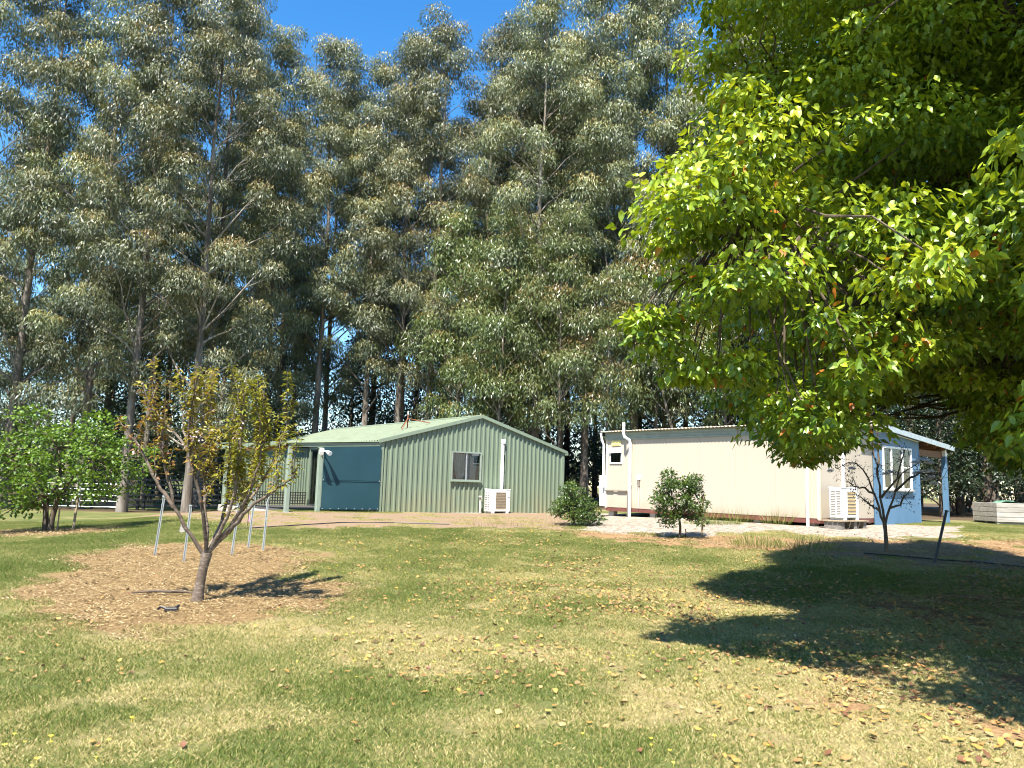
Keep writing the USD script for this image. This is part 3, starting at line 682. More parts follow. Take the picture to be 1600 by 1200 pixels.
put("blue_panel", MB().hexa([(XF - 0.04, WY[0] + 0.003, 2.32), (XF, WY[0] + 0.003, 2.32), (XF, WY[1] - 0.003, 2.32), (XF - 0.04, WY[1] - 0.003, 2.32)], [(XF - 0.04, WY[0] + 0.003, zt(WY[0])), (XF, WY[0] + 0.003, zt(WY[0])), (XF, WY[1] - 0.003, zt(WY[1])), (XF - 0.04, WY[1] - 0.003, zt(WY[1]))]), blue_paint, cab)
put("blue_edge_trim", MB().box(XF - 0.003, XF + 0.012, 2.90, 2.93, 0.07, zt(2.93)), blue_paint, cab)
put("blue_edge_trim", MB().box(XF - 0.003, XF + 0.010, 5.78, 5.81, 0.07, zt(5.81)), blue_paint, cab)
put("lean_to_return", MB().box(2.0, XF - 0.04, 5.76, 5.80, 0.07, 2.5).box(1.96, 2.0, 2.95, 5.8, 0.07, 2.5), blue_paint, cab)
put("verge_strip", MB().hexa([(XF + 0.002, 2.95, zt(2.95) - 0.10), (XF + 0.014, 2.95, zt(2.95) - 0.10), (XF + 0.014, 5.78, zt(5.78) - 0.10), (XF + 0.002, 5.78, zt(5.78) - 0.10)], [(XF + 0.002, 2.95, zt(2.95) - 0.075), (XF + 0.014, 2.95, zt(2.95) - 0.075), (XF + 0.014, 5.78, zt(5.78) - 0.075), (XF + 0.002, 5.78, zt(5.78) - 0.075)]), white_paint, cab)
put("lean_to_roof", MB().hexa([(1.9, 2.7, zt(2.7) + 0.005), (XF + 0.16, 2.7, zt(2.7) + 0.005), (XF + 0.16, 7.95, zt(7.95) + 0.005), (1.9, 7.95, zt(7.95) + 0.005)], [(1.9, 2.7, zt(2.7) + 0.035), (XF + 0.16, 2.7, zt(2.7) + 0.035), (XF + 0.16, 7.95, zt(7.95) + 0.035), (1.9, 7.95, zt(7.95) + 0.035)]), off_white, cab)
put("barge_board", MB().hexa([(XF + 0.163, 2.68, zt(2.68) - 0.09), (XF + 0.195, 2.68, zt(2.68) - 0.09), (XF + 0.195, 7.97, zt(7.97) - 0.09), (XF + 0.163, 7.97, zt(7.97) - 0.09)], [(XF + 0.163, 2.68, zt(2.68) + 0.06), (XF + 0.195, 2.68, zt(2.68) + 0.06), (XF + 0.195, 7.97, zt(7.97) + 0.06), (XF + 0.163, 7.97, zt(7.97) + 0.06)]), galv, cab)
for y in (6.4, 7.0, 7.6):
    put("rafter", MB().box(2.0, XF, y, y + 0.05, zt(y) - 0.12, zt(y) - 0.002), timber_brown, cab)
put("verandah_beam", MB().box(XF - 0.10, XF - 0.05, 5.83, 7.8, 2.14, 2.34), timber_brown, cab)
po = put("verandah_post", MB().hexa([(XF - 0.09, 7.66, -0.0), (XF + 0.04, 7.66, -0.0), (XF + 0.04, 7.80, -0.0), (XF - 0.09, 7.80, -0.0)], [(XF - 0.09, 7.62, 2.20), (XF + 0.04, 7.62, 2.20), (XF + 0.04, 7.76, 2.20), (XF - 0.09, 7.76, 2.20)]), blue_paint, cab)
put("post_head", MB().hexa([(XF - 0.095, 7.615, 2.20), (XF + 0.045, 7.615, 2.20), (XF + 0.045, 7.765, 2.20), (XF - 0.095, 7.765, 2.20)], [(XF - 0.085, 7.66, 2.40), (XF + 0.035, 7.66, 2.40), (XF + 0.035, 7.74, 2.40), (XF - 0.085, 7.74, 2.40)]), white_paint, po)
put("verandah_slab", MB().bbox(2.0, XF + 0.1, 5.82, 7.9, -0.06, 0.02, 0.01), concrete, cab)
# big end window: three lights, white blind behind the middle one
y0, y1, z0, z1 = WY[0] + 0.03, WY[1] - 0.03, 1.10, 2.30
w = put("end_window", MB().box(XF - 0.30, XF - 0.29, y0 - 0.03, y1 + 0.03, z0 - 0.03, z1 + 0.03), dark_inside, cab)
put("frame", MB().box(XF - 0.05, XF + 0.03, y0 - 0.03, y0 + 0.03, z0 - 0.03, z1 + 0.02).box(XF - 0.05, XF + 0.03, y1 - 0.03, y1 + 0.03, z0 - 0.03, z1 + 0.02).box(XF - 0.05, XF + 0.03, y0 + 0.03, y1 - 0.03, z0 - 0.03, z0 + 0.03).box(XF - 0.05, XF + 0.03, y0 + 0.03, y1 - 0.03, z1 - 0.04, z1 + 0.02), white_paint, w)
put("sill", MB().bbox(XF - 0.02, XF + 0.08, y0 - 0.06, y1 + 0.06, z0 - 0.07, z0 - 0.032, 0.006), grey_timber, w)
ym = [y0 + 0.03, y0 + 0.52, y0 + 1.22, y1 - 0.03]
for a in ym[1:3]:
    put("mullion", MB().box(XF - 0.04, XF + 0.02, a - 0.028, a + 0.028, z0 + 0.03, z1 - 0.04), white_paint, w)
for a, b in zip(ym[:-1], ym[1:]):
    put("pane", MB().box(XF - 0.018, XF - 0.012, a + 0.0 if a == ym[0] else a + 0.028, b if b == ym[-1] else b - 0.028, z0 + 0.03, z1 - 0.04), pane_glass, w)
put("blind", MB().box(XF - 0.12, XF - 0.11, y0 + 0.1, y0 + 0.98, z0, z1), blind_white, w)
put("transom", MB().box(XF - 0.035, XF + 0.012, ym[2] + 0.03, ym[3], z0 + 0.62, z0 + 0.65), white_paint, w)

gzz = float(gz(*[np.array(c) for c in in_cab(7.95, 0.35)[:2]]))
pl = thing("timber_pallet", "low timber platform on concrete blocks under the cabin air conditioner", "platform", (*in_cab(7.95, 0.40)[:2], gzz), CA + 90)
for k in range(5):
    put("board", MB().bbox(-0.75, 0.65, -0.32 + k * 0.13, -0.21 + k * 0.13, 0.17, 0.20, 0.004), hazel_stake, pl)
for x in (-0.62, 0.02, 0.5):
    put("block", MB().bbox(x - 0.08, x + 0.08, -0.28, 0.18, -0.05, 0.17, 0.012), block_dark, pl)
air_con("air_conditioner", "white air conditioner unit on timber platform at the right corner of the cream cabin", (*in_cab(7.95, 0.40)[:2], gzz + 0.2), CA + 90, tan_grille, True)

# ------------------------------------------------------------------ crate, stakes, fence, gate and small things
cx, cy = 16.35, 26.1
cr_ = thing("apple_crate", "weathered grey timber fruit crate holding green netting, at the right edge", "crate", gp(cx, cy), 3)
for s in (-1, 1):
    for k in range(4):
        z = 0.07 + k * 0.155
        put("board", MB().bbox(-0.62, 0.62, s * 0.6 - 0.012, s * 0.6 + 0.012, z, z + 0.142, 0.004), grey_timber, cr_)
        put("board", MB().bbox(s * 0.607 - 0.012, s * 0.607 + 0.012, -0.585, 0.585, z + 0.003, z + 0.139, 0.004), grey_timber, cr_)
for x in (-0.57, 0.57):
    for y in (-0.56, 0.56):
        put("corner_post", MB().box(x - 0.03, x + 0.03, y - 0.025, y + 0.025, 0.0, 0.66), grey_timber, cr_)
for y in (-0.5, 0.0, 0.5):
    put("bearer", MB().box(-0.59, 0.59, y - 0.05, y + 0.05, 0.0, 0.068), grey_timber, cr_)
put("base_board", MB().box(-0.59, 0.59, -0.57, 0.57, 0.07, 0.09), grey_timber, cr_)
rng = np.random.default_rng(4)
g = np.linspace(-0.55, 0.55, 24)
GX, GY = np.meshgrid(g, g, indexing="ij")
GZ = 0.52 + 0.28 * fbm(np.stack([GX * 3, GY * 3, 0 * GX], -1) + 4, 3, seed=3)
ii = np.arange(24 * 24).reshape(24, 24)
net = thing("green_netting", "bundled green netting heaped inside the grey fruit crate", "netting", gp(cx, cy), 3)
put("folds", (np.stack([GX, GY, GZ], -1).reshape(-1, 3), np.stack([ii[:-1, :-1], ii[1:, :-1], ii[1:, 1:], ii[:-1, 1:]], -1).reshape(-1, 4)), green_tarp, net, smooth=True)


def star_picket(label, x, y, h, lean, mat_=galv, name="steel_stake", cat="stake", top=True, w=0.045):
    t = thing(name, label, cat, gp(x, y, -0.05))
    lean = np.array([lean[0], lean[1], 1.0]) * h
    m = MB()
    for a in (0.4, 2.5, 4.6):
        e = np.array([math.cos(a), math.sin(a), 0]) * w / 2
        s_ = np.array([-math.sin(a), math.cos(a), 0]) * 0.004
        m.hexa([-s_, e - s_, e + s_, s_], [lean - s_, lean + e - s_, lean + e + s_, lean + s_])
    put("shaft", m, mat_, t)
    if top:
        put("cap", MB().bar(lean * 0.985, lean * 1.004, w * 0.9, w * 0.9), mat_, t)
    return t


star_picket("galvanised steel stake leftmost of the five round the bronze-leaved cherry tree", -5.9, 13.35, 1.04, (0.075, 0))
star_picket("galvanised steel stake just left of the cherry trunk, partly behind its left limb", -5.22, 12.89, 0.95, (0.05, 0))
star_picket("galvanised steel stake just right of the cherry trunk, partly behind its right limbs", -4.7, 13.6, 0.95, (0.07, 0))
star_picket("galvanised steel stake second from right behind the cherry's right limbs", -4.73, 14.53, 1.02, (0.06, 0))
t = star_picket("rightmost galvanised steel stake with bent top behind the cherry tree", -4.37, 14.25, 0.92, (0.03, 0), top=False)
put("bent_tip", MB().bar((0.03 * 0.92, 0, 0.91), (0.07, -0.02, 1.03), 0.035, 0.02), galv, t)
star_picket("dark steel stake leaning right in the big tree's shade beside the white flowering tree", 8.01, 14.91, 1.02, (0.28, 0.02), dark_stake, w=0.06)


def wood_stake(label, x, y, h, lean=0.02, r=0.022, m_=hazel_stake):
    t = thing("timber_stake", label, "stake", gp(x, y, -0.05))
    put("shaft", MB().bbox(-r, r, -r, r, 0, h, 0.004).moved(rot=[[1, 0, lean], [0, 1, 0], [0, 0, 1]]), m_, t)
    put("pointed_top", MB().hexa([(-r + lean * h, -r, h), (r + lean * h, -r, h), (r + lean * h, r, h), (-r + lean * h, r, h)], [(-0.008 + lean * h, -0.008, h + 0.03), (0.008 + lean * h, -0.008, h + 0.03), (0.008 + lean * h, 0.008, h + 0.03), (-0.008 + lean * h, 0.008, h + 0.03)]), m_, t)


wood_stake("grey timber stake standing right of the bright green bushy tree", -9.95, 18.2, 0.80, 0.05)
wood_stake("thin dark timber stake close against the trunk of the bright green bushy tree", -10.2, 18.0, 0.55, 0.02, 0.014)
wood_stake("pale timber stake right of the young citrus tree before the cream cabin", 4.34, 17.71, 1.0, 0.03, 0.02)

fe = thing("rail_fence", "dark steel stockyard rail fence far left behind the bushy tree", "fence", (0, 0, 0))
FY = lambda x: 35.0 + 0.04 * (x + 18)
xs = np.arange(-31, -7.9, 2.1)
for i, x in enumerate(xs):
    for dx in ((-0.13, 0.13) if i % 2 else (0,)):
        p = gp(x + dx, FY(x))
        put("post", MB().bbox(p[0] - 0.055, p[0] + 0.055, p[1] - 0.055, p[1] + 0.055, p[2] - 0.1, p[2] + 1.5, 0.01), dark_steel, fe)
for i in range(len(xs) - 1):
    for k in range(6):
        a, b = gp(xs[i], FY(xs[i]) - 0.085), gp(xs[i + 1], FY(xs[i + 1]) - 0.085)
        put("rail", MB().bar((a[0] + 0.02, a[1], a[2] + 0.22 + k * 0.225), (b[0] - 0.02, b[1], b[2] + 0.22 + k * 0.225), 0.05, 0.085), dark_steel, fe)
gt = thing("farm_gate", "galvanised tube farm gate leaning before the dark rail fence", "gate", gp(-17.9, 33.4, 0.12), 4)
for k in range(5):
    put("bar", MB().tube([(-1.9, 0, 0.03 + k * 0.24), (1.5, 0, 0.03 + k * 0.24)], 0.021, 7), galv, gt)
for x in (-1.9, -0.2, 1.5):
    put("upright", MB().tube([(x, -0.04, 0.0), (x, -0.04, 1.03)], 0.021, 7), galv, gt)
put("stay", MB().tube([(1.35, -0.08, -0.1), (1.62, -0.1, 0.42)], 0.015, 6), galv, gt)

ho = thing("poly_hose", "thin dark irrigation hose lying across the dry strip before the shed", "hose", (0, 0, 0))
hp = [gp(x, y, 0.015) for x, y in ((-6.3, 17.35), (-5.64, 17.8), (-5.0, 18.6), (-4.17, 19.55), (-2.9, 20.2), (-1.5, 20.4))]
put("pipe", MB().tube(hp, 0.013, 6), black_plastic, ho)
hs = thing("drip_hose", "black irrigation hose in the shade at the foot of the white flowering tree", "hose", (0, 0, 0))
put("pipe", MB().tube([gp(x, y, 0.02) for x, y in ((7.0, 15.6), (7.6, 15.4), (8.2, 15.1), (8.9, 14.95), (9.5, 14.6))], 0.013, 6), black_plastic, hs)
vb = thing("valve_box", "small broken black irrigation fitting on the mulch before the cherry trunk", "fitting", gp(-3.72, 8.97), 12)
put("body", MB().bbox(-0.07, 0.07, -0.045, 0.045, 0.0, 0.045, 0.01), black_plastic, vb)
put("spout", MB().tube([(-0.05, 0, 0.03), (-0.12, 0.02, 0.05), (-0.15, 0.02, 0.02)], 0.014, 6).tube([(0.03, 0, 0.03), (0.08, -0.02, 0.07)], 0.014, 6), black_plastic, vb)
sk = thing("fallen_branch", "dry dark fallen branch lying on the mulch left of the cherry trunk", "branch", gp(-4.25, 9.95, 0.02), 10)
put("stick", MB().tube([(-0.36, 0, 0.01), (-0.1, 0.02, 0.03), (0.12, 0.0, 0.025), (0.38, 0.05, 0.01)], [0.009, 0.017, 0.018, 0.01], 7), dark_bark, sk)
put("twig", MB().tube([(0.1, 0.0, 0.03), (0.24, -0.07, 0.05), (0.36, -0.08, 0.02)], [0.012, 0.009, 0.005], 5), dark_bark, sk)
mk = thing("planted_stick", "thin stick with pinkish tag on the dry strip before the shed verandah", "marker", gp(-6.0, 18.3))
put("stem", MB().tube([(0, 0, 0), (0.01, 0, 0.25), (-0.01, 0, 0.42)], 0.012, 6), dark_bark, mk)
put("tag", MB().box(0.012, 0.05, -0.004, 0.004, 0.1, 0.26), mat("pink_tag", (0.45, 0.22, 0.30), 0.7), mk)
mw = thing("white_marker", "short white peg in the grass behind the cherry's left stake", "peg", gp(-6.8, 16.6), 0)
put("peg", MB().hexa([(-0.05, -0.03, 0), (0.07, -0.03, 0), (0.07, 0.03, 0), (-0.05, 0.03, 0)], [(-0.02, -0.02, 0.22), (0.02, -0.02, 0.24), (0.02, 0.02, 0.24), (-0.02, 0.02, 0.22)]), grey_timber, mw)

# ------------------------------------------------------------------ leaves and trees
def unit(a):
    return a / np.maximum(np.linalg.norm(a, axis=-1, keepdims=True), 1e-9)


def leaves(P, A, Nn, Ln, Wd, fold=0.15, droop=0.0):
    """leaf blades from their base points, axes, upper-side normals, lengths and widths: (vertices, faces, verts per leaf)"""
    n = len(P)
    A = unit(A)
    S = unit(np.cross(A, Nn))
    Nn = np.cross(S, A)
    Ln, Wd = np.broadcast_to(Ln, n)[:, None], np.broadcast_to(Wd, n)[:, None]
    up = np.array([0, 0, 1.0])
    base = P
    mid = P + A * Ln * 0.45 - Nn * Wd * fold
    tip = P + A * Ln - up * droop * Ln
    l = P + A * Ln * 0.40 + S * Wd / 2
    r = P + A * Ln * 0.40 - S * Wd / 2
    v = np.stack([base, l, mid, r, tip], 1).reshape(-1, 3)
    k = np.arange(n)[:, None, None] * 5
    f = (np.array([[0, 2, 1], [1, 2, 4], [0, 3, 2], [3, 4, 2]])[None] + k).reshape(-1, 3)
    return v, f


def ovate(P, A, Nn, Ln, Wd, fold=0.12, droop=0.15):
    """broad ovate leaves with pointed tips: seven points, six triangles"""
    n = len(P)
    A = unit(A)
    S = unit(np.cross(A, Nn))
    Nn = np.cross(S, A)
    Ln, Wd = np.broadcast_to(Ln, n)[:, None], np.broadcast_to(Wd, n)[:, None]
    dn = np.array([0, 0, -1.0])
    at = lambda t, s, k: P + A * Ln * t + S * Wd * s + Nn * Wd * k + dn * Ln * droop * t * t
    v = np.stack([at(0, 0, 0), at(0.22, 0.42, 0), at(0.58, 0.40, 0), at(1, 0, 0), at(0.58, -0.40, 0), at(0.22, -0.42, 0), at(0.42, 0, -fold)], 1).reshape(-1, 3)
    k = np.arange(n)[:, None, None] * 7
    return v, (OVF[None] + k).reshape(-1, 3)


OVF = np.array([[6, 0, 1], [6, 1, 2], [6, 2, 3], [6, 3, 4], [6, 4, 5], [6, 5, 0]])[:, [0, 2, 1]]


def blades(P, A, Nn, Ln, Wd):
    """narrow leaves of two triangles"""
    n = len(P)
    A = unit(A)
    S = unit(np.cross(A, Nn))
    Ln, Wd = np.broadcast_to(Ln, n)[:, None], np.broadcast_to(Wd, n)[:, None]
    v = np.stack([P, P + A * Ln * 0.4 + S * Wd / 2, P + A * Ln, P + A * Ln * 0.4 - S * Wd / 2], 1).reshape(-1, 3)
    k = np.arange(n)[:, None, None] * 4
    f = (np.array([[0, 1, 2], [0, 2, 3]])[None] + k).reshape(-1, 3)
    return v, f


def bend(p, q, rng, n=5, amt=0.08, sag=0.0):
    p, q = np.asarray(p, float), np.asarray(q, float)
    t = np.linspace(0, 1, n)[:, None]
    pts = p + (q - p) * t
    l = np.linalg.norm(q - p)
    pts[1:-1] += rng.normal(0, amt * l / n ** 0.5, (n - 2, 3))
    pts[:, 2] += sag * l * (4 * t * (1 - t))[:, 0]
    return pts


def clump_leaves(rng, C, R, per, flat=0.8, down=0.8, out=0.55, low=-0.35, power=0.38):
    """leaf points on clumps: centres C (n,3), radii R (n,), per leaves for a clump of radius one (scales with the square)"""
    cnt = np.maximum((per * R ** 2).astype(int), 6)
    ci = np.repeat(np.arange(len(C)), cnt)
    n = len(ci)
    d = unit(rng.normal(size=(n, 3)))
    d[:, 2] = np.where(d[:, 2] < low, -d[:, 2], d[:, 2])
    rad = rng.uniform(0, 1, n) ** power
    lump = 0.78 + 0.5 * fbm(d * 1.9 + C[ci] * 3.7, 2, seed=8)
    P = C[ci] + d * np.array([1, 1, flat]) * (R[ci] * rad * lump)[:, None]
    A = d * out + np.array([0, 0, -down]) + rng.normal(0, 0.45, (n, 3))
    Nn = d + np.array([0, 0, 0.6]) + rng.normal(0, 0.5, (n, 3))
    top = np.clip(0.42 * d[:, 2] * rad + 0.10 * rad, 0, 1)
    return P, A, Nn, top, ci


def gum_tree(name, label, seed, H, base, rc, ncl, leafmat, per, group=None, loc=(0, 0, 0), rz=0, lean=0.0, cat="tree", bark=gum_bark, leaf=(0.19, 0.042), tr=0.2, tmul=1.0, crmin=0.7, crmax=1.2):
    rng = np.random.default_rng(seed)
    t = thing(name, label, cat, loc, rz, group)
    n = 14
    z = np.linspace(-0.2, H * 0.97, n)
    wob = np.cumsum(rng.normal(0, 0.012 * H / 4, (n, 2)), 0) * np.linspace(0, 1, n)[:, None]
    tp_ = np.stack([wob[:, 0] + lean * z, wob[:, 1], z], -1)
    tr_ = tr * (1 - np.linspace(0, 1, n) * 0.9) * np.where(np.arange(n) == 0, 1.35, 1)
    put("trunk", MB().tube(tp_, tr_, 9), bark, t, smooth=60)
    at = lambda h: np.array([np.interp(h, z, tp_[:, k]) for k in range(3)])
    C, R, br = [], [], MB()
    for i in range(ncl):
        f = (i + 0.6) / ncl
        h = H * (base + (1 - base) * f ** 0.92)
        tt = f
        prof = (0.62 + 0.5 * math.sin(PI * min(1, tt * 1.15 + 0.12))) * (1 - max(0, tt - 0.55) ** 1.6 * 1.9)
        ln = rc * max(0.18, prof) * rng.uniform(0.55, 1.08)
        az = i * 2.399 + rng.normal(0, 0.5)
        rise = ln * rng.uniform(0.55, 1.3)
        p0 = at(max(h - rise, H * base * 0.75))
        e = at(h) + np.array([math.cos(az) * ln, math.sin(az) * ln, rng.uniform(-0.2, 0.4)])
        pts = bend(p0, e, rng, 5, 0.05)
        r0_ = float(np.interp(p0[2], z, tr_)) * 0.36
        br.tube(pts, np.linspace(max(r0_, 0.02), 0.012, 5), 5, cap=False)
        r = rng.uniform(crmin, crmax) * (0.85 if tt > 0.85 else 1)
        C.append(e); R.append(r)
        if ln > 1.1:
            for k in range(1):
                o = pts[3] + rng.normal(0, 0.5, 3) + np.array([0, 0, 0.2])
                C.append(o); R.append(r * rng.uniform(0.5, 0.75))
                br.tube([pts[2], (pts[2] + o) / 2 + rng.normal(0, 0.08, 3), o], [0.02, 0.014, 0.008], 4, cap=False)
    for k in range(8):
        C.append(at(H * (base + (0.97 - base) * (k + rng.uniform(0, 1)) / 8)) + rng.normal(0, 0.5, 3)); R.append(rng.uniform(0.45, 0.7))
    C.append(at(H * 0.985)); R.append(0.6)
    C.append(at(H * 0.94) + rng.normal(0, 0.3, 3)); R.append(0.75)
    C, R = np.array(C), np.array(R)
    put("branches", br, bark, t, smooth=60, kind="stuff")
    P, A, Nn, top, ci = clump_leaves(rng, C, R, per, 0.9, 1.0, 0.35, -0.5, 0.33)
    v, f = blades(P, A, Nn, rng.uniform(0.75, 1.3, len(P)) * leaf[0], rng.uniform(0.8, 1.3, len(P)) * leaf[1])
    cl = rng.uniform(-0.2, 0.2, len(C))
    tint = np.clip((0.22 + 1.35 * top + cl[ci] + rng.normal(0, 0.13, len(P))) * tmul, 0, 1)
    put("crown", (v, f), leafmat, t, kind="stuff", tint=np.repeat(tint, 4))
    return t


GRP = "tall eucalypts of the plantation behind the shed and cabin"
GL = "tall grey-green eucalypt standing among the dense plantation rows behind the shed and cabin"
protos = []
for i, (seed, base, rc, ncl) in enumerate([(11, 0.13, 2.9, 60), (12, 0.24, 2.6, 54), (13, 0.11, 3.0, 62), (14, 0.32, 2.5, 50), (15, 0.24, 2.8, 56), (16, 0.36, 2.7, 48)]):
    protos.append((seed, base, rc, ncl))
made = {}
# front row: (x, y, total height, which shape, turn, own label or None)
front = [(-24.6, 33.5, 27.5, 0, 40, None), (-21.3, 33.2, 26.6, 2, 100, None), (-18.6, 34.2, 25.6, 1, 200, "pale thick-trunked eucalypt beside the galvanised gate at far left"), (-16.1, 33.0, 25.0, 4, 300, "stout eucalypt at the right end of the visible rail fence left of the cherry"),
         (-13.4, 33.0, 25.0, 0, 150, "dark thick eucalypt rising directly behind the cherry tree"), (-14.9, 38.0, 26.6, 3, 20, None), (-13.0, 41.5, 26.2, 2, 250, None), (-10.4, 41.5, 26.0, 5, 70, None), (-7.9, 42.0, 25.0, 1, 10, None),
         (-6.0, 41.0, 26.0, 3, 130, "pale-barked eucalypt above the left part of the green shed roof, its white trunk showing"), (-4.3, 40.2, 26.3, 4, 220, "dark-trunked eucalypt above the rusty aerial on the shed roof"), (-1.7, 41, 26.6, 2, 320, None), (0.3, 40.4, 25.6, 0, 60, None), (1.2, 37.5, 26.2, 5, 180, None),
         (2.6, 41.5, 26.6, 3, 100, None), (3.7, 39, 27.8, 1, 270, "eucalypt whose narrow top stands highest against the sky right of centre"), (6.3, 40, 29.0, 4, 30, None), (8.6, 41.5, 29.6, 0, 190, None), (11.0, 39.5, 29.0, 2, 310, None), (14.2, 40.0, 28.0, 1, 80, None), (17.3, 39.0, 28.0, 4, 210, None), (20.5, 40, 28, 3, 140, None), (24, 39, 28, 2, 10, None), (28, 40, 28, 0, 90, None)]
rng = np.random.default_rng(77)
back = []
for row, (y0_, hh) in enumerate([(47.5, 25.0)]):
    for k in range(17):
        x = -31 + k * 4.1 + (1.9 if row else 0) + rng.uniform(-0.8, 0.8)
        back.append((x, y0_ + rng.uniform(-1.2, 1.2), hh + rng.uniform(-1.5, 1.5), int(rng.integers(3, 6)), rng.uniform(0, 360), None))
for x, y, h, k, rz, lab in front + back:
    if k not in made:
        s, b, rc, ncl = protos[k]
        made[k] = gum_tree("eucalyptus_tree", lab or GL, s, 26.0, b, rc, ncl, gum_leaf, 860, group=None if lab else GRP, loc=gp(x, y), rz=rz)
        made[k].GetAttribute("xformOp:scale").Set(Gf.Vec3f(h / 26.0, h / 26.0, h / 26.0))
    else:
        t = dup(made[k], gp(x, y), rz, h / 26.0, label=lab or GL)
        if lab:
            t.SetCustomDataByKey("group", "")
        else:
            t.SetCustomDataByKey("group", GRP)
for t in stage.GetPrimAtPath("/World").GetChildren():
    if t.GetCustomData().get("group") == "":
        t.SetCustomDataByKey("group", "eucalypts picked out of the plantation")

# young bushier gums in front of the row
YG = "young bushy eucalypts between the shed and the plantation"
ya = gum_tree("young_eucalyptus", "young bushy green eucalypt leaning over the right slope of the shed roof", 31, 14.0, 0.25, 1.75, 34, young_leaf, 560, group=YG, loc=gp(-0.6, 36.5), rz=30, tr=0.10)
dup(ya, gp(2.2, 35.0), 130, 0.98, "young olive eucalypt behind the gap between shed and cabin, rounded low crown")
dup(ya, gp(-2.6, 38.5), 250, 1.05, "young green eucalypt just right of the rusty aerial, behind the shed ridge")
yb = gum_tree("young_eucalyptus", "young eucalypt with bronze-tipped dome crown behind the left end of the cream cabin", 32, 10.0, 0.34, 1.6, 24, young_leaf, 560, group=YG, loc=gp(4.2, 34.0), rz=80, tr=0.085, tmul=1.15)
dup(yb, gp(6.8, 36.5), 200, 1.25, "young eucalypt above the middle of the cream cabin roof, beside the lime-green tree")
dup(yb, gp(0.9, 39.0), 300, 1.35, "taller young eucalypt behind the shed's right eave")
dup(yb, gp(9.9, 36.0), 20, 1.3, "young eucalypt hidden mostly by the big tree's left branches")
gum_tree("leaning_eucalyptus", "thin leaning eucalypt with bare curved trunk above the cream cabin roof", 33, 9.5, 0.5, 1.3, 14, gum_leaf, 520, loc=gp(8.2, 35.2), rz=180, tr=0.11, lean=0.26)

# low dark growth under the plantation
UG = "dark shrubs under the plantation"


def shrub(label, seed, loc, rz, r=1.5, h=2.4, n=16, per=300):
    rng = np.random.default_rng(seed)
    t = thing("understorey_shrub", label, "shrub", loc, rz, UG)
    C = np.stack([rng.normal(0, r * 0.45, n), rng.normal(0, r * 0.45, n), rng.uniform(0.3, h, n)], -1)
    R = rng.uniform(0.4, 0.7, n)
    st = MB()
    for c in C[:8]:
        st.tube(bend((rng.normal(0, 0.1), rng.normal(0, 0.1), -0.1), c, rng, 4), [0.035, 0.028, 0.02, 0.01], 5, cap=False)
    put("stems", st, dark_bark, t, kind="stuff")
    P, A, Nn, top, ci = clump_leaves(rng, C, R, per, 0.9, 0.5, 0.6)
    v, f = blades(P, A, Nn, rng.uniform(0.7, 1.3, len(P)) * 0.14, rng.uniform(0.8, 1.2, len(P)) * 0.06)
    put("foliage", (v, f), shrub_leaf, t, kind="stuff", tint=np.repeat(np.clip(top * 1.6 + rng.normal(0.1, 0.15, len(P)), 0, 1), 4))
    return t


US = "dark low shrub in the shade under the plantation behind the buildings"
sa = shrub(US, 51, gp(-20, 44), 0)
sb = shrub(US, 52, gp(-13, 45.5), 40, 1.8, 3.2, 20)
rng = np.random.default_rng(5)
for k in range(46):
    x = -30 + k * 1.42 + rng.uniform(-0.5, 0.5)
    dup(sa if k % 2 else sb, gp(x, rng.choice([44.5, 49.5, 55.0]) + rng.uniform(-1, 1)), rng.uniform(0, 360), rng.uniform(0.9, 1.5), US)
# the dark thicket to the right, behind the lean-to and crate
TG = "evergreens of the dark thicket behind the lean-to"
TL = "dense dark evergreen in the thicket right of the blue lean-to"


def evergreen(label, seed, loc, rz, H=8.0):
    rng = np.random.default_rng(seed)
    t = thing("dark_evergreen", label, "tree", loc, rz, TG)
    put("trunk", MB().tube([(0, 0, -0.2), (0.05, 0.02, H * 0.4), (0.0, 0.08, H * 0.95)], [0.16, 0.11, 0.02], 8), dark_bark, t)
    C, R, br = [], [], MB()
    for i in range(46):
        f = (i + 0.5) / 46
        h = H * (0.10 + 0.9 * f)
        ln = 1.9 * (1 - f * 0.75) * rng.uniform(0.4, 1.05)
        az = i * 2.399
        e = np.array([math.cos(az) * ln, math.sin(az) * ln, h])
        br.tube([(0, 0, max(h - 0.5 * ln, 0.3)), e * [0.5, 0.5, 1] - [0, 0, 0.1 * ln], e], [0.035, 0.022, 0.01], 4, cap=False)
        C.append(e); R.append(rng.uniform(0.5, 0.8))
    put("branches", br, dark_bark, t, kind="stuff")
    P, A, Nn, top, ci = clump_leaves(rng, np.array(C), np.array(R), 420, 0.8, 0.6, 0.6)
    v, f = blades(P, A, Nn, rng.uniform(0.7, 1.3, len(P)) * 0.15, rng.uniform(0.8, 1.2, len(P)) * 0.06)
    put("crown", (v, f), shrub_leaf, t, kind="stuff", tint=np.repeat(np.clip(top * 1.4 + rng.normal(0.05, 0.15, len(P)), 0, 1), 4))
    return t


ev = evergreen(TL, 61, gp(15.5, 33.5), 0)
for x, y, rz, s in ((18.2, 33.0, 100, 1.0), (20.8, 34.2, 200, 1.15), (23.5, 33, 300, 1.0), (17.0, 36.5, 50, 1.3), (21.5, 37.5, 150, 1.3), (13.4, 36.0, 250, 1.05), (25.8, 36, 20, 1.2), (12.0, 38.5, 70, 1.1), (28.5, 34, 170, 1.1)):
    dup(ev, gp(x, y), rz, s, TL)

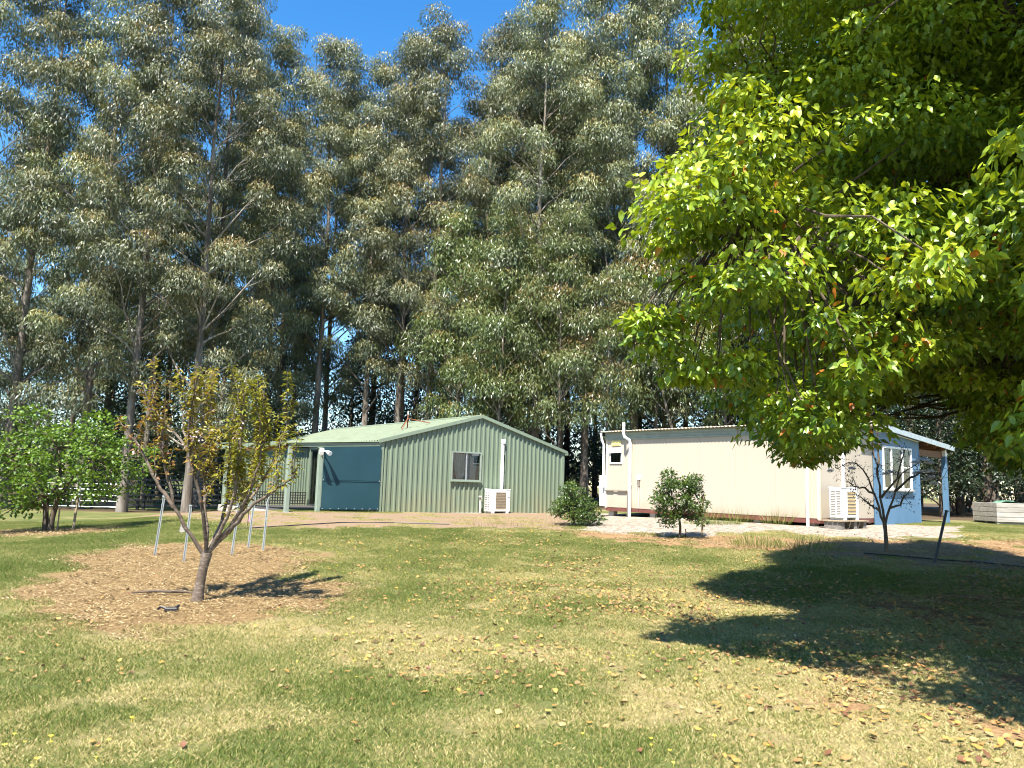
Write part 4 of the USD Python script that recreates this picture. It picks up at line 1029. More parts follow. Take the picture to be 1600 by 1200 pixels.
BL = "dark evergreen closing the view low between the plantation trunks"
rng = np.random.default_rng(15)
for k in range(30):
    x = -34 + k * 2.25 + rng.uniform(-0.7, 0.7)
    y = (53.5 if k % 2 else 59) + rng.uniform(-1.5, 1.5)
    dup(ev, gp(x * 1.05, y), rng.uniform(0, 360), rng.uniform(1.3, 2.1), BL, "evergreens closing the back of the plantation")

# ------------------------------------------------------------------ the large lime green tree at the right
CL = "949,921,485,58 1055,1038,266,72 405,723,930,47 974,1124,401,72 1178,831,464,52 807,809,659,56 565,1330,476,68 876,1093,560,55 499,968,758,60 351,802,879,43 434,796,1055,66 770,980,448,59 321,844,647,53 640,471,255,67 1005,930,272,52 381,543,880,57 985,721,1060,46 423,426,778,55 550,1046,973,49 758,598,1019,50 922,944,398,66 857,734,363,51 441,756,559,58 589,1210,775,73 784,850,392,73 559,795,212,65 1067,736,299,59 926,824,1100,51 608,937,1183,47 428,956,727,73 938,902,243,59 535,479,371,46 471,984,644,62 1192,994,528,67 1044,718,1120,62 583,799,746,71 1271,1056,367,43 710,555,859,59 705,746,719,57 691,926,305,44 1031,762,743,63 683,1194,544,69 713,1097,870,61 953,916,829,50 721,1098,613,69 682,648,1145,58 313,681,954,58 450,600,1197,66 648,1364,562,47 612,1071,840,68 626,777,1132,64 497,587,758,67 520,582,852,48 669,612,597,68 413,730,631,48 802,935,347,45 448,1019,298,69 717,548,755,70 617,1010,569,70 646,436,517,57 761,899,891,51 1210,919,296,42 1189,1165,338,63 778,788,492,65 557,381,473,69 702,854,305,51 616,987,415,49 1276,889,244,62 1119,820,794,68 531,1166,835,73 901,757,434,47 550,1093,748,57 1017,954,587,71 510,873,333,56 590,475,416,61 542,1118,428,43 517,694,870,64 495,881,546,71 392,962,366,68 602,604,559,70 531,749,951,63 694,1061,784,50 392,734,360,67 430,746,698,49 565,1041,511,69 645,1256,407,44 331,774,1149,68 755,1245,296,47 438,384,405,54 490,1080,871,52 342,792,1025,64 668,1003,292,48 1059,1048,666,55 805,1030,875,42 684,479,312,50 827,1271,252,55 886,700,844,45 617,834,325,62 1078,730,540,54 495,995,1135,65 385,549,341,63 982,654,682,56 747,885,1182,70 319,454,855,62 888,984,493,68 440,643,405,53 525,850,485,59 1056,855,623,48 956,966,728,74 473,548,300,50 675,1080,342,50 1035,935,864,44 607,1277,570,50 726,1277,488,66 609,886,608,64 965,873,739,46 796,1098,447,54 915,815,322,55 358,982,615,63 864,669,650,57 377,649,316,61 1071,1106,549,69 832,967,985,65 1009,1104,234,54 900,855,416,56 1017,798,405,54 290,495,788,46 1046,720,633,49 449,1126,678,51 490,963,851,52 901,1269,416,52 533,461,1127,60 457,800,831,73 752,994,1191,67 387,326,524,67 1157,982,730,66 763,1349,347,61 797,570,450,71 713,881,375,64 355,850,1178,58 856,744,895,44 555,1122,572,58 777,1175,623,49 681,774,586,46 493,716,590,58 1127,922,327,67 413,834,466,51 750,1162,279,67 380,744,764,59 878,746,757,47 894,807,1029,73 312,926,422,55 715,680,667,51 852,855,242,69 559,922,714,46 765,784,340,65 449,955,923,48 739,1075,1152,55 496,1012,389,49 621,431,813,69 608,494,537,54 871,668,1116,73 356,673,710,62 796,701,934,64 1058,800,235,59 1011,823,931,52 752,613,228,55 1175,1073,305,72 708,890,822,48 721,515,403,74 929,758,517,66 391,390,559,54 1092,663,1055,63 728,811,857,54 607,370,946,54 1190,797,813,58 556,908,1144,43 857,1305,614,58 715,512,1088,73 590,603,978,51 648,1216,472,66 478,1150,495,56 766,970,786,49 639,458,598,71 515,684,1192,43 627,849,1095,52 979,921,340,74 869,1126,437,50 696,877,535,69 757,621,921,61 864,1055,663,68 1030,806,686,62 865,938,251,54 893,1059,359,66 374,755,1079,43 1092,1221,416,56 737,600,417,54 333,377,629,57 466,761,311,46 806,891,772,49 570,419,1057,60 963,616,1116,54 809,649,764,67 897,619,438,61 985,766,568,70 745,666,462,65 514,1267,510,61 753,1007,961,51 795,556,757,67 753,969,1061,50 618,390,651,44 606,736,794,73 365,463,287,59 514,671,414,67 774,956,656,59 309,887,733,62 778,1052,223,43 1118,1036,355,48 561,650,769,64 169,612,956,60 343,606,832,47 464,865,982,72 674,403,1030,47 688,786,332,58 545,601,233,47 464,577,182,65 796,1343,467,51 954,1021,806,46 559,656,476,43 640,745,1048,48 465,432,566,48 1008,1173,557,59 806,1210,788,56 519,510,1055,73 823,1162,563,73 1100,807,429,67 1002,775,1154,63 670,672,262,69 612,927,222,72 865,596,803,43 616,698,671,46 450,502,1069,54 513,1317,317,45 795,1155,390,61 587,1062,338,50 607,1198,692,50 1101,1171,280,51 919,837,620,45 986,936,921,66 650,560,248,63 501,490,794,61 851,1305,503,43 465,973,1054,56 753,973,219,64 920,1207,551,47 592,1007,1051,54 978,794,1047,43 955,710,955,45 468,805,1184,49 945,777,672,55 466,721,827,57 774,764,1050,70 514,1298,390,52 315,741,298,43 297,615,885,68 1029,852,288,44 820,527,1083,45 449,637,811,73 680,456,780,66 597,1218,322,53 485,574,948,46 996,784,813,54 745,510,616,53 569,759,879,70 1078,733,425,55 447,872,1176,45 625,572,695,72 462,1066,757,62 798,475,1001,46 801,692,199,46 1063,698,968,57 756,863,242,45 409,571,1052,62 1217,844,214,62 664,789,791,43 425,626,742,68 274,805,802,67 1117,930,828,71 287,650,1092,63 884,579,576,64 704,1108,230,47 452,333,733,43 1090,977,543,44 656,889,672,73 421,1046,421,63 720,589,1197,72 980,658,468,53 1012,893,988,66 691,769,997,44 719,972,710,47 828,1357,374,51 619,896,828,60 340,820,473,60 1124,889,697,58 456,553,557,56 612,897,430,60 463,348,491,73 817,1044,563,57 653,498,692,69 710,1312,407,44 406,572,1145,54 878,1106,230,60 656,572,453,62 910,678,587,50 378,365,855,55 1164,1002,608,72 660,698,968,63 382,935,444,61 794,498,899,44 919,609,870,44 936,1126,628,49 800,839,1149,46 812,761,250,73 719,1239,389,42 1153,824,557,54 735,1247,646,44 1276,869,374,62 979,1263,460,43 625,801,923,44 609,1158,402,45 703,977,909,51 935,772,227,60 1199,966,363,68 561,983,845,51 272,703,901,51 780,672,1114,68 871,682,309,66 757,785,918,46 347,1054,392,68 909,844,203,69 273,917,507,48 1111,963,652,62 559,764,1084,48 570,836,552,50 504,372,858,58 312,997,297,59 371,544,782,57 824,760,565,59 699,566,306,49 381,903,761,67 1093,1105,412,51 739,791,1189,71 770,1039,399,58 379,428,458,52 717,994,358,48 497,502,227,58 726,1169,444,54 1172,1027,442,62 831,566,679,58 705,1061,510,43 438,468,265,69 918,1137,361,44 923,1176,249,68 529,367,695,68 339,971,545,72 813,896,971,63 543,1246,608,47 763,909,501,56 578,747,614,56 668,703,766,62 580,1173,522,54 655,988,772,64 881,1002,584,49 1123,1188,499,53 500,1211,413,59 797,1319,703,56 212,551,962,46 441,534,685,73 513,894,782,64 967,738,311,69 981,842,224,53 1025,1215,303,72 625,589,1057,68 732,760,1107,73 1137,897,603,48 403,1009,500,57 740,444,1067,54 789,663,658,62 413,464,360,50 925,623,1025,45 674,745,221,57 349,701,824,62 785,627,528,54 487,1146,310,74 1127,1048,695,55 1004,734,889,52 1008,926,692,68 825,567,1158,57 433,842,360,51 479,851,703,51 703,537,1019,72 944,1068,307,73 983,1197,419,63 696,961,520,51 599,535,1173,65 610,514,957,49 456,1168,617,52 1249,1032,286,59 705,447,877,55 645,1048,949,53 980,642,802,73 594,842,971,47 605,750,400,62 960,1050,630,43 605,384,739,45 789,1108,997,49 401,472,848,74 1142,796,262,65 447,624,985,70 388,912,617,44 420,473,725,64 421,1127,247,56 558,777,451,55 1045,954,185,65 734,793,646,52 979,973,202,58 250,754,652,50 733,490,817,55 519,885,424,59 571,1124,964,47 416,880,534,51 1066,985,814,55 508,643,616,57 295,890,595,68 458,1184,224,63 395,1014,898,60 559,991,304,70 759,1099,348,48 762,507,691,45 554,1051,632,55 1101,799,633,46 714,894,1070,60 489,711,724,60 1075,715,841,46 962,626,604,65 699,527,507,60 475,887,1098,56 833,823,182,71 511,524,1175,69 799,1288,779,49 1237,965,459,47 642,469,1071,71 487,1002,472,47 944,1285,236,66 636,1055,627,52 569,584,354,54 856,561,900,60 672,523,629,72 550,922,560,42 922,630,327,47 537,506,866,65 922,887,559,55 471,1091,386,51 1123,929,194,73 365,770,677,50 862,1084,297,65 404,500,202,73 1083,802,524,66 996,979,482,65 1175,893,421,65 772,579,1104,68 963,683,1142,51 236,708,829,62 345,771,603,68 423,497,971,70 447,886,298,71 739,491,1173,71 771,853,545,45 894,1287,312,54 638,715,541,57 990,708,213,71 404,926,1093,55 850,978,865,50 471,439,470,43 808,593,597,51 902,579,955,67 913,1171,176,43 845,1156,496,47 774,1179,890,52 428,648,1089,59 794,608,321,54 689,993,1158,70 764,1039,799,49 1023,1061,478,60 606,669,1021,67 347,415,707,72 825,831,907,70 751,1356,537,46 541,630,1121,67 322,865,531,64 429,698,484,55 684,1366,369,43 544,385,586,47 639,799,250,66 410,719,290,45 859,915,592,52 685,902,1149,50 779,543,189,66 1178,1071,583,53 278,700,740,45 786,1342,609,54 589,661,404,52 529,486,955,65 901,1028,424,52 813,1020,734,64 583,880,904,59 201,656,1007,70 856,800,400,65 540,457,543,55 894,682,205,58 762,690,279,57 420,987,989,70 1291,941,398,46 533,726,349,56 676,668,385,59 902,550,1077,56 703,1046,1002,61 370,928,973,58 599,604,885,55 557,435,723,64 1096,809,940,53 839,799,1081,61 828,919,450,65 1264,877,557,46 1057,781,1045,52 1167,834,650,72 284,634,784,73 702,460,482,74 938,830,799,43 1098,892,399,68 374,874,909,72 621,1010,888,71 304,385,806,65 388,757,493,64 283,808,581,65 460,904,386,60 771,540,278,67 364,448,976,58 246,487,888,49 604,1306,368,45 306,545,978,71 744,868,706,66 595,501,186,48 663,1157,804,68 603,670,328,52 645,1177,626,62 490,424,911,53 922,627,708,49 977,849,508,48 796,736,666,44 557,882,236,44 724,690,546,44 942,1066,732,45 464,510,450,69 778,635,836,59 1226,1061,485,46 785,1033,1072,59 538,900,1061,59 357,629,976,58 858,875,342,49 832,1014,348,56 1054,987,715,70 915,869,967,54 363,451,597,58 542,383,798,72 869,895,1026,49 824,1247,435,65 619,689,849,57 863,666,1186,67 492,575,488,54 628,951,478,59 839,654,408,54 653,879,939,70 763,691,1010,71 566,1261,422,62 877,930,769,73 660,631,935,65 1151,1056,238,69 850,868,831,71 615,929,988,51 1100,1084,180,74 796,1139,759,54 986,631,916,58 679,793,445,48 1050,1127,349,68 184,703,258,53 297,442,920,64 695,965,996,49 1143,1142,225,53 648,1347,450,54 312,341,573,50 610,1055,450,43 1023,789,478,67 459,551,382,72 606,649,1187,49 616,524,356,47 526,409,988,53 675,723,1132,45 889,594,503,63 916,563,1173,54 510,829,1034,60 488,1033,550,71 511,1038,1031,70 442,1057,635,71 664,727,476,72 859,1056,475,61 959,1045,203,58 557,743,687,43 510,831,260,45 1172,1104,513,59 549,773,1169,69 866,866,672,56 1118,826,340,42 652,1102,532,49 275,711,205,66 684,847,214,47 528,413,398,48 1024,1235,222,51 801,715,467,61 254,594,1035,69 409,347,645,49 878,1137,703,61 583,1119,690,59 1124,1047,528,56 299,792,708,61 1090,736,710,68 681,563,925,49 408,753,860,58 1057,846,874,45 544,687,545,58 1040,869,801,67 887,1010,211,74 973,726,393,57 413,715,1182,51 317,708,629,61 322,590,1064,54 308,654,285,46 693,945,409,59 598,531,799,68 1167,816,734,71 770,738,406,73 1167,978,228,54 502,1227,333,50 1001,1303,367,46 555,536,299,56 1308,901,318,68 584,570,630,50 393,1015,811,69 353,674,480,65 595,737,245,48 704,564,688,62 824,982,189,68 668,461,414,72 960,807,870,47 703,1291,577,68 796,839,1015,67 577,571,443,50 851,734,986,51 917,768,941,73 522,313,787,54 503,1281,230,51 1235,883,475,65 1056,1150,195,46 575,832,638,57 680,718,898,53 897,988,331,59 852,527,820,61 805,1242,670,62 464,875,629,56 854,1188,249,70 612,480,884,69 825,773,1151,72 341,837,404,56 877,1058,784,65 976,1018,427,56 1088,1047,595,51 468,881,898,63 827,1112,641,72 462,717,1024,68 407,829,735,51 334,696,1187,49 881,1235,483,67 217,768,725,65 711,1154,730,70 394,826,806,47 340,690,1117,70 887,977,928,56 912,750,616,51 518,782,581,53 969,854,358,74 382,829,292,73 550,557,701,45 225,634,915,52 776,798,799,65 547,1032,1104,43 1236,833,612,43 604,432,302,43 743,940,587,70 1219,838,296,53 408,930,837,52 773,1039,663,67 830,593,1029,52 450,717,414,66 679,481,973,54 856,819,750,52 848,622,277,54 708,1065,1080,47 524,992,1199,44 666,656,1056,70 315,797,232,70 1081,891,960,57 561,441,646,64 364,516,1014,70 869,660,939,55 730,698,809,65 586,1273,677,66 759,651,1193,44 632,375,864,46 947,968,543,66 406,657,874,65 579,876,370,48 694,1007,451,68 205,644,438,68 756,1102,927,53 570,794,1018,53 1011,658,1040,46 460,342,589,56 1075,963,261,46 457,396,974,59 532,1170,750,62 199,616,318,61 441,539,776,44 578,695,1095,62 964,1106,471,66 669,601,743,47 385,685,579,61 488,649,292,68 874,900,915,48 623,967,675,71 1148,750,598,73 780,1258,568,65 514,1021,707,70 1160,731,908,51 864,806,486,63 314,638,360,72 682,960,1066,43 781,914,182,68 466,1014,809,50 404,1057,338,68 369,334,708,63 642,850,749,68 819,1329,298,55 417,440,642,56 545,402,328,72 416,1139,347,44 738,1189,803,47 988,1169,341,73 962,946,633,71 712,614,526,47 881,962,642,73 854,515,1013,50 514,1010,903,71 791,894,1088,71 612,1364,327,43 839,582,387,42 664,664,191,52 413,885,1032,72 547,475,475,67 235,417,765,54 1053,1189,495,69 438,1102,539,52 918,780,1162,53 1149,717,984,48 468,745,1121,73 388,1057,243,68 1085,1012,476,57 556,982,599,50 1127,849,194,73 641,809,504,55 1027,796,336,49 636,649,456,56 638,1309,636,65 743,990,287,67 278,564,829,45 408,501,566,72 460,900,481,64 580,667,200,44 667,494,1188,69 765,579,651,73 541,892,653,69 534,640,930,42 531,966,968,57 614,936,1110,61 498,596,419,70 323,362,496,58 348,689,407,44 806,1118,874,72 880,1168,617,72 999,1000,668,58 1043,699,774,44 824,675,564,69 735,1243,751,66 1000,734,685,73 448,611,247,42 1131,820,865,56 639,812,665,51 1166,928,539,45 622,1138,900,66 527,847,933,53 887,685,483,43 972,1094,556,46 981,1153,179,68 842,694,713,61 433,789,929,49 319,720,537,64 805,1282,361,46 1185,814,368,64 524,337,527,63 597,917,298,42 1146,742,780,58 490,301,677,65 774,722,1174,66 1031,885,555,65 542,929,480,70 678,1155,365,66 590,843,1185,72 705,850,1014,55 1147,1160,396,43 483,561,1118,48 483,805,435,51 577,837,834,43 1036,765,963,45 1071,872,234,59 268,779,871,50 247,733,329,51 589,1005,754,66 601,650,612,69 820,1001,627,70 631,1057,720,54 866,827,1170,65 783,973,532,69 660,711,329,47 1219,1086,246,48 477,1070,952,63 648,1018,1093,50 524,830,1108,48 719,507,208,54 1104,689,903,43 742,875,635,56 804,729,808,44 599,1266,486,50 340,1098,290,49 1094,840,1011,53 567,352,890,46 993,691,580,57 1238,987,216,64 827,853,607,53 511,666,1067,72 1308,991,329,70 962,1250,305,52 713,842,769,43 360,772,960,67 577,490,1019,50 938,659,258,53 622,736,1192,61 265,832,491,74 445,948,1159,52 875,702,1054,57 392,857,661,62 455,517,886,64 1236,1103,412,49 1219,913,625,61 394,827,585,59 353,877,835,63 723,653,739,46 622,443,954,46 892,794,855,73 633,594,823,68 213,637,809,68 471,805,644,72 602,851,189,73 1047,1049,345,55 354,384,394,66 422,798,1130,63 655,1232,735,60 1221,915,206,64 552,804,362,52 1094,818,716,70 271,972,385,55 1076,1108,257,47 516,939,356,42 764,534,962,62 744,918,960,49 507,1062,316,73 549,1113,893,48 950,720,758,52 682,956,633,73 350,895,327,59 734,1008,854,72 804,1112,249,67 823,614,187,46 1064,1113,620,49 538,670,995,54 572,645,700,70 459,676,934,53 846,1239,556,57 225,828,624,57 322,506,903,52 708,622,814,67 714,1087,698,44 729,796,252,49 1170,1106,437,68 569,1153,334,62 339,838,1108,58 496,1199,679,54 528,712,272,46 867,756,682,57 677,401,941,74 698,902,469,61 920,1325,377,60 163,647,381,74 477,614,684,70 710,456,644,74 731,693,186,73 356,961,235,63 946,976,271,52 939,1044,519,62 471,417,718,53 398,795,407,68 478,796,505,46 696,824,1143,57 786,750,741,69 887,984,720,57 459,426,841,61 776,960,1129,45 967,1004,335,51 1119,1112,321,73 486,628,551,63 694,1172,875,54 395,357,453,59 679,953,831,67 419,445,1041,67 1060,889,736,68 469,1214,523,51 491,676,210,50 759,740,593,62 639,901,1049,59 707,914,234,60 543,1348,258,49 737,631,603,52 920,1158,496,66 704,472,570,53 366,523,1084,66 944,989,882,43 562,1093,1052,72 601,1192,845,49 542,564,559,57 730,839,487,71 451,937,554,50 524,1128,645,49 330,1005,475,74 814,941,718,71 613,390,570,59 612,465,1149,44 777,1137,691,61 711,1176,653,50 417,1026,568,49 844,983,415,72 907,1189,422,62 454,328,827,56 347,609,1139,44 631,598,1127,54 612,407,401,70 747,1108,801,52 447,873,793,52 490,566,1021,61 531,1043,798,50 1033,1039,193,60 627,821,406,67 1195,876,706,51 419,951,275,57 495,753,212,60 464,780,991,54 618,1066,1013,49 687,1015,201,46 1040,704,372,60 374,307,595,72 297,572,314,43 896,654,767,70 752,1121,1079,73 683,803,1072,59 756,560,531,73 986,864,615,65 351,457,774,59 650,545,564,57 480,1077,475,57 936,705,665,64 757,1174,969,50 850,1205,722,65 1304,879,440,58 562,429,879,64 593,1136,796,72 461,1269,451,49 1026,1238,372,55 482,408,649,51 407,1064,712,44 535,468,284,62 538,588,1193,62 560,556,1102,74 383,394,925,61 639,942,561,55 1129,1002,292,71 607,693,920,42 915,1246,184,52 777,869,313,66 837,882,517,47 480,1133,781,54 841,1147,185,69 734,773,185,53 1038,1146,431,50 477,579,622,70 1187,770,684,44 1131,766,482,69 941,664,397,52 929,713,1199,49 479,675,1132,58 700,1114,972,57 838,1004,276,73 1072,773,882,66 767,726,871,57 870,905,186,60 603,736,984,52 633,935,371,73 609,949,921,54 914,918,314,70 492,718,508,63 1035,667,881,71 615,885,501,53 1015,950,780,55 801,570,857,54 842,810,307,68 1090,1196,346,72 835,637,876,68 336,448,360,56 460,416,319,69 567,1364,412,65 1024,850,1041,59 993,719,503,48 1165,916,772,50 872,1344,442,65 631,533,1101,48 259,683,397,60 808,487,1144,68 1100,1003,208,63 1235,1111,323,62 1114,887,897,50 1038,629,1101,46 666,841,874,43 602,764,320,43 782,1082,515,49 686,909,754,60 550,895,985,56 207,707,760,49 565,1183,633,52 744,437,959,57 391,363,784,68 1100,1110,485,63 1028,1027,771,43 947,625,1197,57 896,567,737,48 549,554,916,69 623,453,739,70 652,1132,695,60 580,727,497,66 367,858,980,64 829,555,532,68 404,510,412,51 1188,1060,373,49 989,603,987,66 336,915,667,73 499,515,598,49 242,565,892,60 703,634,992,59 697,587,1068,54 1056,735,190,66 616,593,185,46 901,579,647,54 795,1203,213,56 924,749,1087,72 665,1264,521,64 827,1006,804,65 1060,855,468,74 693,818,945,49 1011,1028,552,61 539,1311,566,45 681,425,705,47 880,734,262,64 508,851,842,68 1000,1085,697,62 388,785,1196,61 767,851,944,67 1108,726,1083,73 836,1092,385,72 850,743,185,68 756,909,427,56 928,871,879,67 352,606,752,49 722,1365,462,71 611,606,286,51 467,700,345,73 1225,827,517,52 239,862,562,50 496,771,882,53 972,708,832,58 818,1028,944,48 958,812,444,50 679,707,609,70 953,887,1028,72 863,864,1109,47 485,922,693,56 579,943,787,55 684,851,600,69 1116,757,363,63 293,770,940,55 871,816,557,67 668,520,810,61 781,1250,842,49 285,952,606,26 617,1227,329,24 627,1119,309,27 732,1189,291,25 484,1122,281,21 230,854,590,26 432,935,288,25 220,803,625,24 744,1187,233,23 672,985,201,25 537,787,197,21 444,814,290,24 577,1110,341,27 588,839,181,22 238,816,543,21 751,1369,346,23 433,743,266,24 345,1091,276,23 832,1325,296,24 717,1139,288,25 136,609,383,26 654,1342,363,20 792,1255,227,23 875,1225,190,25 242,709,234,20 771,1078,181,28 423,866,299,25 476,1354,255,24 237,901,559,24 847,1318,223,21 509,1096,317,21 288,669,252,25 743,1300,338,27 685,935,200,26 337,974,252,20 663,1385,335,20 157,676,308,24 287,805,204,25 742,1029,182,25 225,803,775,27 230,864,660,27 354,928,230,28 644,1146,345,23 159,696,257,24 766,1146,215,28 807,1397,356,26 388,1087,211,20 188,698,345,27 858,1258,233,25 520,1269,227,22 717,1053,222,23 551,936,307,25 353,1054,247,25 246,774,258,23 582,1316,318,26 522,1042,332,24 636,901,177,28 508,977,296,27 491,1185,276,21 276,620,244,21 514,1220,257,27 310,1050,273,25 527,1165,297,28 545,1251,290,23 681,1101,295,21 481,1327,217,20 624,1270,340,26 474,715,201,21 439,1214,232,25 533,879,271,25 423,576,188,26 530,1305,290,28 639,999,243,22 567,1042,308,24 754,1251,286,26 591,1166,326,22 381,912,269,21 908,1294,219,21 305,772,243,27 403,1013,267,26 864,1374,279,22 526,971,338,20 472,1046,299,25 411,1178,243,23 632,964,203,22 473,943,310,22 499,768,213,24 338,638,273,23 671,1216,337,28 622,1062,330,25 482,855,294,27 304,729,262,27 345,851,208,27 368,770,301,24 603,878,199,25 189,649,443,24 342,827,266,20 637,1031,294,28 197,750,277,21 162,647,385,24 371,1186,267,25 559,850,228,26 816,1292,260,24 226,782,571,25 569,1362,311,27 459,630,190,25 368,726,283,25 559,991,304,27 219,820,727,21 546,1377,265,24 438,1130,230,20 614,978,289,21 192,771,748,20 372,504,196,27 812,1125,186,23 699,1261,368,24 355,868,250,26 208,677,266,26 849,1174,177,27 266,577,253,24 677,1077,242,26 533,1326,217,27 477,1158,241,21 484,782,260,24 807,1175,219,21 357,994,198,24 621,1412,325,23 633,1191,361,27 440,1094,264,24 394,1021,199,21 397,1124,273,27 281,740,211,23 601,908,234,20 711,1115,228,22 453,982,323,23 798,1322,344,20 579,1250,337,21 264,889,595,22 519,730,188,23 295,956,270,24 471,1256,203,22 398,969,250,23 715,1377,374,24 265,1006,303,23 510,819,238,26 235,647,224,26 890,1342,233,20 472,1289,256,21 212,774,670,21 685,1306,377,23 342,1141,270,23 915,1246,184,26 264,676,200,26 420,1205,287,27 180,613,414,25 477,736,258,25 810,1367,323,28 422,1044,230,25 517,1138,336,23 664,1301,337,22 717,1234,335,20 462,899,308,28 760,1258,332,26 203,728,708,23 550,1191,331,27 671,1167,312,26 584,920,279,24 375,674,285,28 784,1208,245,27 170,604,315,24 598,960,235,23 395,815,279,21 789,1280,297,21 823,1222,225,23 661,1040,211,22 480,1206,214,21 335,696,257,26 610,1362,330,28 190,626,488,25 712,1181,331,27 594,1398,276,27 217,821,682,25 255,859,551,24 687,1413,373,23 525,1049,285,24 409,642,198,23 564,1130,297,21 417,782,309,24 712,1005,209,25 750,1086,226,25 244,965,414,26 250,875,488,28 387,1015,797,25 508,1399,225,27 443,377,360,27 785,1374,602,29 363,1113,319,28 362,868,278,30 451,1211,568,27 175,667,836,29 897,1387,477,25 374,1001,654,30 664,1291,690,32 472,1261,335,32 731,1187,897,32 709,1356,556,27 707,1458,433,33 218,703,730,29 209,799,690,26 323,789,256,26 386,1101,414,26 272,647,707,30 504,1181,772,30 839,1192,833,31 950,1492,245,30 582,1300,656,29 376,994,899,26 210,494,749,31 604,1467,344,25 318,821,886,30 456,432,269,26 524,1314,520,26 349,948,263,32 234,801,820,32 327,1027,512,31 865,1497,483,27 759,1289,722,29 328,882,824,28 159,696,257,26 318,744,557,27 428,1125,525,25 506,1338,416,33 334,745,413,27 449,1172,363,28 297,656,478,27 280,938,358,30 821,1360,689,30 624,1240,803,31 595,411,268,25 593,1360,592,27 783,1422,513,30 232,686,409,30 412,1111,771,32 219,731,879,26 869,1159,728,28 238,592,285,28 454,1173,455,29 310,378,410,28 766,1263,846,31 214,640,479,26 491,1136,864,25 263,318,568,28 247,504,820,26 286,1019,364,28 413,1069,585,30 378,315,485,26 882,1274,643,29 898,1236,571,29 465,312,467,30 827,1125,880,25 579,1407,443,31 96,304,817,31 241,864,576,27 581,1499,246,29 293,913,660,31 661,1429,550,32 153,658,372,27 906,1460,417,31 428,1202,287,28 187,312,712,33 472,1289,256,32 369,937,758,28 855,1238,753,28 121,461,769,29 532,1244,724,33 519,495,179,26 235,564,897,29 435,1145,695,30 878,1342,583,31 758,1494,350,26 501,1378,307,30 711,1209,818,29 258,762,299,28 296,319,479,33 191,437,859,26 464,1262,423,31 279,1034,270,27 566,1190,866,33 416,495,199,29 640,1147,876,29 341,837,404,27 684,1236,746,29 247,739,640,32 508,1268,621,26 424,1061,887,30 271,962,495,26 105,397,826,27 877,1191,652,32 267,577,750,26 948,1457,320,31 369,406,342,25 878,1419,560,29 313,979,604,30 557,372,349,26 253,859,718,31 621,461,198,27 247,632,209,29 296,800,483,27 400,1070,692,31 930,1351,407,27 849,1094,808,27 294,636,558,25 233,784,575,32 730,1307,638,25 839,1041,881,28 907,1291,503,30 370,449,255,28 792,1475,434,30 111,382,721,28 236,271,643,32 233,607,828,26 823,1318,768,25 289,503,311,26 511,336,405,29 322,1047,432,30 104,670,298,17 113,670,306,20 119,680,288,22 129,680,303,25 125,690,276,20 138,680,283,25 140,690,431,25 134,680,400,25 141,680,371,28 148,690,347,25 151,700,457,22"
CLP = np.array([[int(a) for a in s.split(",")] for s in CL.split()]) / 100.0
rng = np.random.default_rng(9)
bt = thing("shade_tree", "large spreading tree with bright lime-green drooping leaves at the upper right", "tree", (7.0, 9.2, float(gz(np.array(7.0), np.array(9.2)))), 0)
root = np.array([7.0, 9.2, float(gz(np.array(7.0), np.array(9.2)))])
C, R = CLP[:, :3] - root, CLP[:, 3]
put("trunk", MB().tube([(0, 0, -0.2), (0.02, 0, 0.3), (0.0, 0.05, 1.4), (0.08, 0.0, 3.0), (0.0, 0.1, 5.0), (0.1, 0, 7.2)], [0.42, 0.30, 0.26, 0.22, 0.15, 0.06], 14), lime_bark, bt, smooth=60)
limbs = []
for k in range(16):
    az = k * 2.399
    h0 = 2.0 + k * 0.29
    near = C[np.argsort(-(C[:, 0] * math.cos(az) + C[:, 1] * math.sin(az)) + 1.2 * np.abs(C[:, 2] - (h0 + 1.2)))[:1]][0] * [0.85, 0.85, 1]
    pts = bend((0, 0, h0), near, rng, 7, 0.05, 0.06)
    limbs.append(pts)
    put("limb", MB().tube(pts, np.linspace(0.11, 0.035, 7), 8), lime_bark, bt, smooth=60)
LP = np.vstack(limbs + [np.stack([np.zeros(12), np.zeros(12), np.linspace(2, 7, 12)], -1)])
tw = MB()
for c in C:
    d = np.linalg.norm(LP - c, axis=1) + 0.8 * np.maximum(0, c[2] - LP[:, 2]) + 0.25 * np.maximum(0, LP[:, 2] - c[2] - 1.5)
    a = LP[np.argmin(d)]
    tw.tube(bend(a, c, rng, 5, 0.06, 0.05), [0.024, 0.018, 0.013, 0.009, 0.005], 5, cap=False)
put("branches", tw, lime_bark, bt, kind="stuff")
P, A, Nn, top, ci = clump_leaves(rng, C, R, 1650, 0.8, 0.75, 0.55, 0.0)
n = len(P)
Ln = rng.uniform(0.65, 1.25, n) * 0.078
Wd = Ln * rng.uniform(0.62, 0.8, n)
clv = rng.normal(0, 0.09, len(C))
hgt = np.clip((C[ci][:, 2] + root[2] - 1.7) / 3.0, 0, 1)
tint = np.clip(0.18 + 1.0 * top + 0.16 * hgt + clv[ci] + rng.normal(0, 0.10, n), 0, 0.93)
old = rng.uniform(0, 1, n) < 0.004 + 0.02 * (1 - hgt)
tint[old] = rng.uniform(0.96, 1.0, old.sum())
v, f = ovate(P, A, Nn, Ln, Wd)
